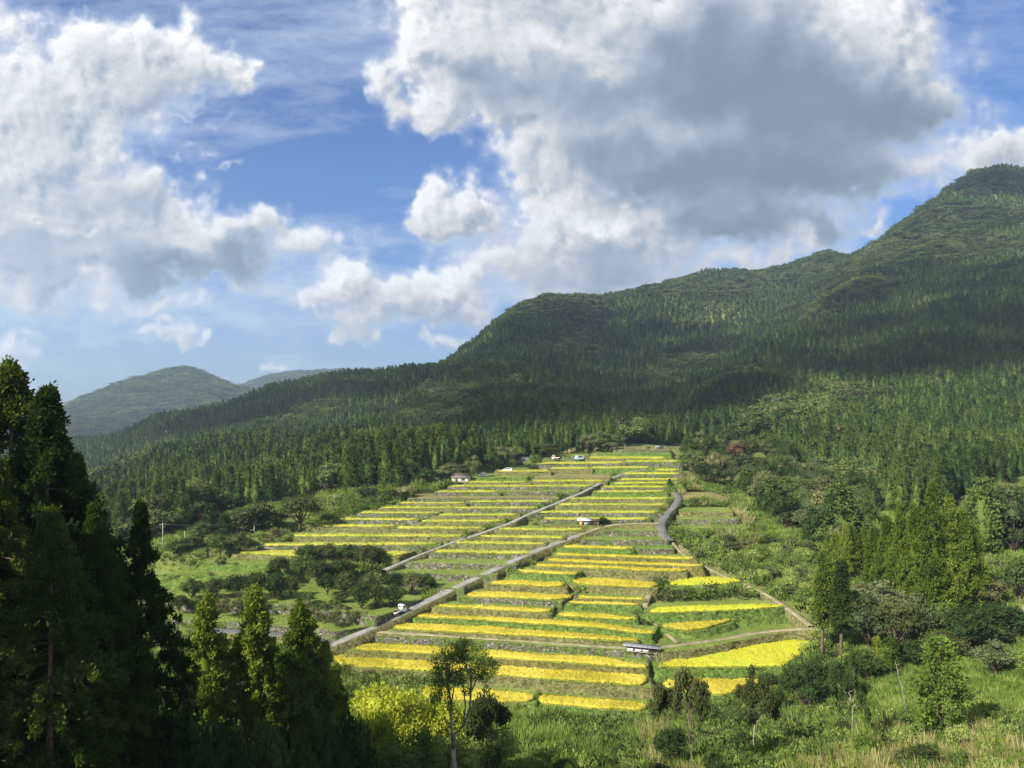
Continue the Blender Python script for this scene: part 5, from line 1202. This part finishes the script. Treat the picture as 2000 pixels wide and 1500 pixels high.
def kei_truck(P3, rz, pitch, lb, paint='white'):
    """front towards +x"""
    r = thing('pickup_truck', P3[0], P3[1], P3[2] + .96, rz, lb, 'truck'); r.rotation_euler = (0, -pitch, rz)
    b = MB(); prism(b, [(.55, .42), (1.66, .42), (1.70, .95), (1.36, 1.72), (1.22, 1.80), (.62, 1.80), (.55, 1.70)], -.72, .72); body = b.build('cab', M[paint], r)
    b = MB(); b.box((1.56, 0, 1.36), (.03, 1.22, .60), tilt=(-.27, 0)); b.build('windscreen', M['glass'], r)
    b = MB(); b.box((.535, 0, 1.45), (.03, 1.05, .36)); b.build('rear_window', M['glass'], r)
    for s in (-1, 1):
        b = MB(); prism(b, [(.72, 1.12), (1.45, 1.12), (1.22, 1.62), (.72, 1.62)], s * .725 - .01, s * .725 + .01); b.build('side_window', M['glass'], r)
        b = MB(); b.box((1.69, s * .52, .78), (.06, .24, .16)); b.build('headlight', M['palemetal'], r)
        b = MB(); b.box((-1.70, s * .60, .52), (.05, .18, .12)); b.build('tail_lamp', M['red'], r)
        b = MB(); b.box((-.58, s * .70, .84), (2.14, .04, .30)); b.build('side_board', M[paint], r)
        b = MB(); b.box((1.5, s * .84, 1.2), (.06, .12, .2)); b.build('mirror', M['rubber'], r)
    b = MB(); b.box((-.58, 0, .66), (2.2, 1.42, .07)); b.build('bed', M['tin'], r)
    b = MB(); b.box((-1.67, 0, .84), (.04, 1.42, .30)); b.build('tailgate', M[paint], r)
    b = MB(); b.box((-.1, 0, .45), (3.1, .7, .14)); b.build('chassis', M['rubber'], r)
    b = MB(); b.box((.48, 0, 1.35), (.05, 1.3, .06)); b.box((.48, -.6, 1.1), (.05, .05, .5)); b.box((.48, .6, 1.1), (.05, .05, .5)); b.build('guard_frame', M[paint], r)
    wheels(r, (-1.0, 1.12), .62); return r
P3, rz, pt = on_road(0, 778, 1203)
kei_truck(P3, rz, pt, 'small white pickup truck climbing the grey concrete road')
def small_car(x, y, rz, lb, paint, L=3.6, Hh=1.55, van=False):
    X, Y, Z = spot(x, y, 90); r = thing('parked_car', X, Y, Z, rz, lb, 'car')
    a = L / 2; b = MB(); top = [(-a, .3), (a, .3), (a, .75), (a * .62, .9), (a * .28, Hh), (-a * .78, Hh), (-a, .95)] if not van else [(-a, .3), (a, .3), (a * 1.0, .9), (a * .72, Hh), (-a * .96, Hh), (-a, 1.0)]
    prism(b, top, -.72, .72); b.build('body', M[paint], r)
    for s in (-1, 1):
        b = MB(); prism(b, [(-a * .75, .95), (a * .5, .95), (a * .26, Hh - .12), (-a * .70, Hh - .12)], s * .725 - .01, s * .725 + .01); b.build('side_window', M['glass'], r)
        b = MB(); b.box((a, s * .5, .62), (.06, .28, .14)); b.build('headlight', M['palemetal'], r)
    b = MB(); b.box((a * .48, 0, (Hh + .93) / 2), (.03, 1.2, Hh - 1.05), tilt=(-a * .3, 0)); b.build('windscreen', M['glass'], r)
    wheels(r, (-a * .62, a * .62), .64); return r
small_car(1131, 898, R(200), 'pale blue van parked by the topmost terraces', 'blue', 3.5, 1.75, True)
small_car(991, 921, R(175), 'silver car roof showing above a field edge', 'silver', 3.7, 1.45)
X, Y, Z = spot(1086, 898, 90); kei_truck((X, Y, Z - .9), R(150), 0, 'small pinkish white pickup parked before the dark cedars', 'pinkish')

def gable(nm, x, y, w, d, h, rz, lb, roofm, wallm, rise=.9, parts=()):
    X, Y, Z = spot(x, y, 90); r = thing(nm, X, Y, Z - .1, rz, lb, 'house' if 'house' in nm else 'shed')
    b = MB(); prism(b, [(-d / 2, 0), (d / 2, 0), (d / 2, h), (0, h + rise - .06), (-d / 2, h)], -w / 2, w / 2)
    for V in b.V: V[:] = np.stack([V[:, 1], V[:, 0], V[:, 2]], 1)
    b.build('wall', M[wallm], r)
    b = MB(); e = .35
    for s in (-1, 1):
        V = np.array([(-w / 2 - e, 0, h + rise), (w / 2 + e, 0, h + rise), (w / 2 + e, s * (d / 2 + e), h - e * rise / (d / 2)), (-w / 2 - e, s * (d / 2 + e), h - e * rise / (d / 2))]); V2 = V + [0, 0, .12]
        b.add(np.concatenate([V, V2]), [(0, 1, 2, 3), (4, 7, 6, 5), (0, 4, 5, 1), (1, 5, 6, 2), (2, 6, 7, 3), (3, 7, 4, 0)])
    ro = b.build('roof', M[roofm], r)
    c = MB(); c.box((0, 0, h + rise + .14), (w + 2 * e, .3, .14)); c.build('ridge', M[roofm], ro)
    for nm2, c, dd, mt in parts:
        b = MB(); b.box(c, dd); b.build(nm2, M[mt], r)
    return r
gable('farm_house', 901, 941, 6.0, 3.6, 1.8, R(-14), 'small farm house with brown tiled roof beside the terraces', 'tile', 'cream', 1.1,
      [('door', (-1.2, -1.83, .85), (.8, .06, 1.6), 'timber'), ('window', (1.2, -1.83, 1.1), (1.3, .06, .7), 'glass'), ('window', (-3.03, .3, 1.1), (.06, 1.6, .9), 'timber')])
gable('shed', 1029, 906, 5.4, 3.8, 2.0, R(10), 'low grey-roofed shed half hidden among the trees', 'tin', 'tin', .8, [('door', (0, -1.93, .9), (1.4, .06, 1.7), 'timber')])
gable('field_hut', 1141, 1025, 3.4, 2.4, 1.5, R(-4), 'little hut with shiny pale tin roof and orange board', 'palemetal', 'timber', .35, [('door_board', (-.95, -1.23, .6), (.75, .06, 1.1), 'orange'), ('panel', (.6, -1.23, .55), (1.3, .06, .8), 'tin')])
gable('lean_to', 1161, 1025, 2.6, 2.2, 1.35, R(-4), 'dark open lean-to beside the little pale-roofed hut', 'timber', 'timber', .2, [('pole', (1.0, -1.2, .6), (.07, .07, 1.3), 'cream')])
place('dark', 1178, 1025, 22, 15, 'bush', 'dark bush leaning on the end of the lean-to')
gable('shed', 1287, 877, 3.2, 2.0, 1.1, R(5), 'small grey roof on the highest ledge under the cedars', 'tin', 'tin', .4, [('window', (0, -1.23, .8), (1.0, .06, .5), 'glass')])
def rest_shelter():
    """long narrow shelter with a grey lean roof and white panels on posts"""
    z = [t for t in TERR if t['reg'] == 'K'][0]['z']; a = np.array(on_plane(1222, 1272, z)); c = np.array(on_plane(1290, 1279, z)); L = float(np.linalg.norm(c - a)); rz = math.atan2(c[1] - a[1], c[0] - a[0]); m = (a + c) / 2
    r = thing('roadside_shelter', m[0], m[1] + .7, z, rz, 'long narrow shelter with grey roof and white panels beside the dirt track', 'shelter'); r.scale = (.93, .7, .62)
    V = np.array([(-L / 2 - .6, -1.0, 1.62), (L / 2 + .3, -1.0, 1.62), (L / 2 + .3, .9, 2.05), (-L / 2 - .6, .9, 2.05)]); b = MB(); b.add(np.concatenate([V, V + [0, 0, .07]]), [(0, 3, 2, 1), (4, 5, 6, 7), (0, 1, 5, 4), (1, 2, 6, 5), (2, 3, 7, 6), (3, 0, 4, 7)]); ro = b.build('roof', M['tin'], r)
    g2 = MB(); [g2.box((x, -.05, 1.9), (.05, 1.9, .05)) for x in np.linspace(-L / 2, L / 2, 7)]; g2.build('rafters', M['timber'], ro)
    for x in np.linspace(-L / 2 + .1, L / 2 - .1, 5):
        for y, hh in ((-.8, 1.65), (.75, 2.0)):
            b = MB(); b.box((x, y, hh / 2 - .4), (.1, .1, hh + .8)); b.build('post', M['timber'], r)
    for k, (x0, x1) in enumerate([(-.5, -.25), (-.25, 0), (0, .22)]):
        b = MB(); b.box(((x0 + x1) / 2 * L, -.55, .62), ((x1 - x0) * L - .3, .06, .62 - k * .06)); b.build('white_panel', M['white'], r)
    b = MB(); b.box((-.12 * L, -.72, .18), (L * .72, .4, .08)); b.build('bench', M['cream'], r)
    b = MB(); b.box((0, .80, .9), (L, .04, 1.0)); b.build('back_board', M['timber'], r)
rest_shelter()
def tarp():
    X, Y, Z = spot(944, 930, 90); r = thing('covered_stack', X, Y, Z, .1, 'cream sheet draped over a stack near the pole', 'tarp')
    V = []; nx, ny = 9, 6
    for j in range(ny):
        for i in range(nx):
            u, v = i / (nx - 1) * 2 - 1, j / (ny - 1) * 2 - 1; V.append((u * 1.5, v * 1.0, 1.5 * (1 - max(abs(u), abs(v)) ** 4) + .06 * math.sin(i * 3 + j * 5)))
    b = MB(); b.add(V, grid_faces(ny, nx)); b.build('cover', M['cream'], r)
    b = MB(); b.box((0, 0, .65), (2.2, 1.4, 1.3), taper=.9); b.build('stack', M['orange'], r)
tarp()
def digger():
    X, Y, Z = spot(860, 947, 90); r = thing('mini_digger', X, Y, Z + .1, .4, 'small white digger with raised arm at the wood edge', 'digger')
    b = MB(); b.box((0, 0, .95), (1.3, 1.1, .5), taper=.9); b.box((-.4, 0, 1.3), (.5, 1.0, .3)); b.build('body', M['white'], r)
    for s in (-1, 1):
        b = MB(); b.box((0, s * .5, .25), (1.7, .3, .45), taper=.85); b.build('track', M['rubber'], r)
    b = MB(); b.tube([(-.4, 0, 1.3), (-1.1, 0, 2.5), (-1.6, 0, 2.4)], [.09, .08, .06], 6); b.tube([(-1.6, 0, 2.4), (-1.7, 0, 1.3)], [.07, .05], 6); ar = b.build('arm', M['palemetal'], r)
    b = MB(); b.box((-1.72, 0, 1.15), (.35, .5, .35), taper=.6); b.build('bucket', M['rubber'], ar)
digger()
PO = []
def pole(x, yb, yt, lb, arm=True):
    X, Y, Z = spot(x, yb); h = -(yt - HY) * Y / F - Z; r = thing('utility_pole', X, Y, Z, .3, lb, 'utility pole')
    b = MB(); b.tube([(0, 0, -.5), (0, 0, h)], [.15, .10], 8); b.build('shaft', M['pole'], r)
    if arm:
        b = MB(); b.box((0, 0, h - .5), (1.5, .1, .1)); ar = b.build('crossarm', M['tin'], r)
        c = MB()
        for s in (-.65, 0, .65): c.cyl((s, 0, h - .38), .06, .18, 'z', 6)
        c.build('insulators', M['white'], ar)
    PO.append((X, Y, Z + h - .4)); return r
pole(318, 1078, 1021, 'utility pole standing before the dark wood beyond the orchard'); pole(361, 1062, 1037, 'shorter utility pole behind the orchard bushes', False)
pole(653, 990, 966, 'utility pole in front of the black shade of the wood'); pole(930, 932, 901, 'utility pole behind the brown-roofed farm house'); pole(1221, 879, 869, 'short pale pole on the highest ledge', False)
def cable(a, b2, sag, lb):
    t = np.linspace(0, 1, 14)[:, None]; P3 = np.array(a) * (1 - t) + np.array(b2) * t; P3[:, 2:] -= 4 * sag * t * (1 - t); b = MB(); b.tube(P3, .022, 3); tag(b.build('power_cable', M['pole']), lb, 'cable', 'power cables over the wood edge')
cable(PO[0], PO[2], 3.0, 'power cable sagging between the two poles before the wood'); cable(PO[0], (-120, 190, PO[0][2] - 2), 3.0, 'power cable running from the orchard pole behind the tall cedars'); cable(PO[2], (-28, 290, PO[2][2] + 4), 3.5, 'power cable rising from the shaded pole to the houses')
def marker(x, y, h, lb, m='yellow'):
    X, Y, Z = spot(x, y, 90); r = thing('marker_post', X, Y, Z, 0, lb, 'post', 'small posts by paths'); b = MB(); b.tube([(0, 0, -.2), (0, 0, h)], .06, 6); b.build('shaft', M[m], r); b = MB(); b.box((0, 0, h + .05), (.2, .2, .14), taper=.6); b.build('cap', M['white'], r)
marker(746, 1231, .8, 'small yellow post where the dirt track starts'); marker(1290, 1018, .9, 'white post at the bend of the winding road', 'white'); marker(1315, 1113, .7, 'white post at the end of the long triple strips', 'white'); marker(1592, 1226, 1.0, 'pale stone post at the end of the dirt track', 'pole')


# ------------------------------------------------------------------ unseen clouds added to shade the slopes, and the air
def shade_cloud_over(zone, n, base, seed, label):
    """unseen puffs added between the sun and the given stretch of hillside to shade it"""
    g = np.random.default_rng(seed); b = MB(); zp = np.array(zone, float); c = 0; tries = 0
    ph = (1 + 5 ** .5) / 2
    ico = unit(np.array([(-1, ph, 0), (1, ph, 0), (-1, -ph, 0), (1, -ph, 0), (0, -1, ph), (0, 1, ph), (0, -1, -ph), (0, 1, -ph), (ph, 0, -1), (ph, 0, 1), (-ph, 0, -1), (-ph, 0, 1)], float))
    f = [(0, 11, 5), (0, 5, 1), (0, 1, 7), (0, 7, 10), (0, 10, 11), (1, 5, 9), (5, 11, 4), (11, 10, 2), (10, 7, 6), (7, 1, 8), (3, 9, 4), (3, 4, 2), (3, 2, 6), (3, 6, 8), (3, 8, 9), (4, 9, 5), (2, 4, 11), (6, 2, 10), (8, 6, 7), (9, 8, 1)]
    while c < n and tries < n * 30:
        tries += 1; x = g.uniform(zp[:, 0].min(), zp[:, 0].max()); y = g.uniform(zp[:, 1].min(), zp[:, 1].max())
        if not inside(zp, np.array([x]), np.array([y]))[0]: continue
        Pp = hit(x, y, 300)
        if Pp[1] > 2400: continue
        t = (base + g.uniform(0, 60) - Pp[2]) / sd.z; q = np.array(Pp) + np.array(sd) * t
        qx, qy = 1000 + F * q[0] / max(q[1], 1), HY - F * q[2] / max(q[1], 1)
        if q[1] > 0 and -150 < qx < 2150 and qy > -150: continue
        r = g.uniform(22, 40); b.add(ico * r * [1.1, 1.1, .7] + q, None, f); c += 1
    o = b.build('cloud', M['cloud'], smooth=True); tag(o, kind='structure'); return o  # added out of view, shaped only for the shade it throws on the slopes
shade_cloud_over([(880, 690), (1010, 625), (1180, 612), (1400, 640), (1480, 690), (1400, 760), (1340, 830), (1150, 850), (950, 850), (800, 800)], 560, 900, 1, '')
shade_cloud_over([(1400, 740), (1560, 580), (1700, 530), (2150, 500), (2300, 700), (1950, 730), (1700, 745), (1560, 780), (1400, 830), (1330, 840)], 620, 900, 2, '')
shade_cloud_over([(1850, 340), (1960, 330), (2100, 345), (2100, 400), (1950, 378), (1850, 368)], 90, 1000, 3, '')
shade_cloud_over([(100, 800), (450, 765), (700, 725), (860, 720), (800, 780), (500, 830), (150, 880)], 260, 900, 4, '')

HAZE = .00013
air = MB(); air.box((0, 2950, 190), (9000, 5980, 940))
hz = link('haze', air.mesh('haze', None if False else M['cloud'])); tag(hz, kind='stuff')
hm = bpy.data.materials.new('haze_air'); hm.use_nodes = True; hm.node_tree.nodes.clear()
pv = hm.node_tree.nodes.new('ShaderNodeVolumePrincipled'); pv.inputs['Color'].default_value = (.62, .80, 1.0, 1); pv.inputs['Density'].default_value = HAZE; pv.inputs['Anisotropy'].default_value = .35
ho = hm.node_tree.nodes.new('ShaderNodeOutputMaterial'); hm.node_tree.links.new(pv.outputs[0], ho.inputs['Volume'])
hz.data.materials.clear(); hz.data.materials.append(hm)

# ------------------------------------------------------------------ each repeat's own label, counted from something one can find
def count_off(group, base, where):
    obs = sorted([o for o in COL.objects if o.get('group') == group and o.parent is None], key=lambda o: o.location.x / max(o.location.y, 1))
    nums = 'first second third fourth fifth sixth seventh eighth ninth tenth eleventh twelfth thirteenth fourteenth fifteenth sixteenth'.split()
    for o, w in zip(obs, nums): o['label'] = f'{base}, {w} counted {where}'
count_off('tall clump of golden-green cedars', 'golden-green cedar in the tall clump', 'from the cedar pair')
count_off('small clump of young cedars', 'yellow-green young cedar behind the pair', 'from the fields')
count_off('dark undergrowth trees under the cedars', 'dark leafy tree under the cedar row', 'from the tall dark cedars')
count_off('thicket beside the upper path', 'dark bush in the thicket below the golden strips', 'towards the upper path')
count_off('long thicket across the orchard', 'dark bush in the long orchard thicket', 'from the tall cedars')
count_off('thicket above the truck', 'grey-green bush in the thicket above the truck', 'towards the grey road')
count_off('fruit trees on the orchard lawn', 'thin-twigged fruit tree on the orchard lawn', 'towards the grey road')
count_off('row of small shrubs at the wood edge', 'small shrub in the row at the wood edge', 'from the big grey-brown tree')
count_off('mixed wood beside the winding road (tanbush)', 'brown-tinged tree in the mixed wood', 'from the winding road')
count_off('mixed wood beside the winding road (deepcone)', 'deep green upright tree in the mixed wood', 'from the winding road')
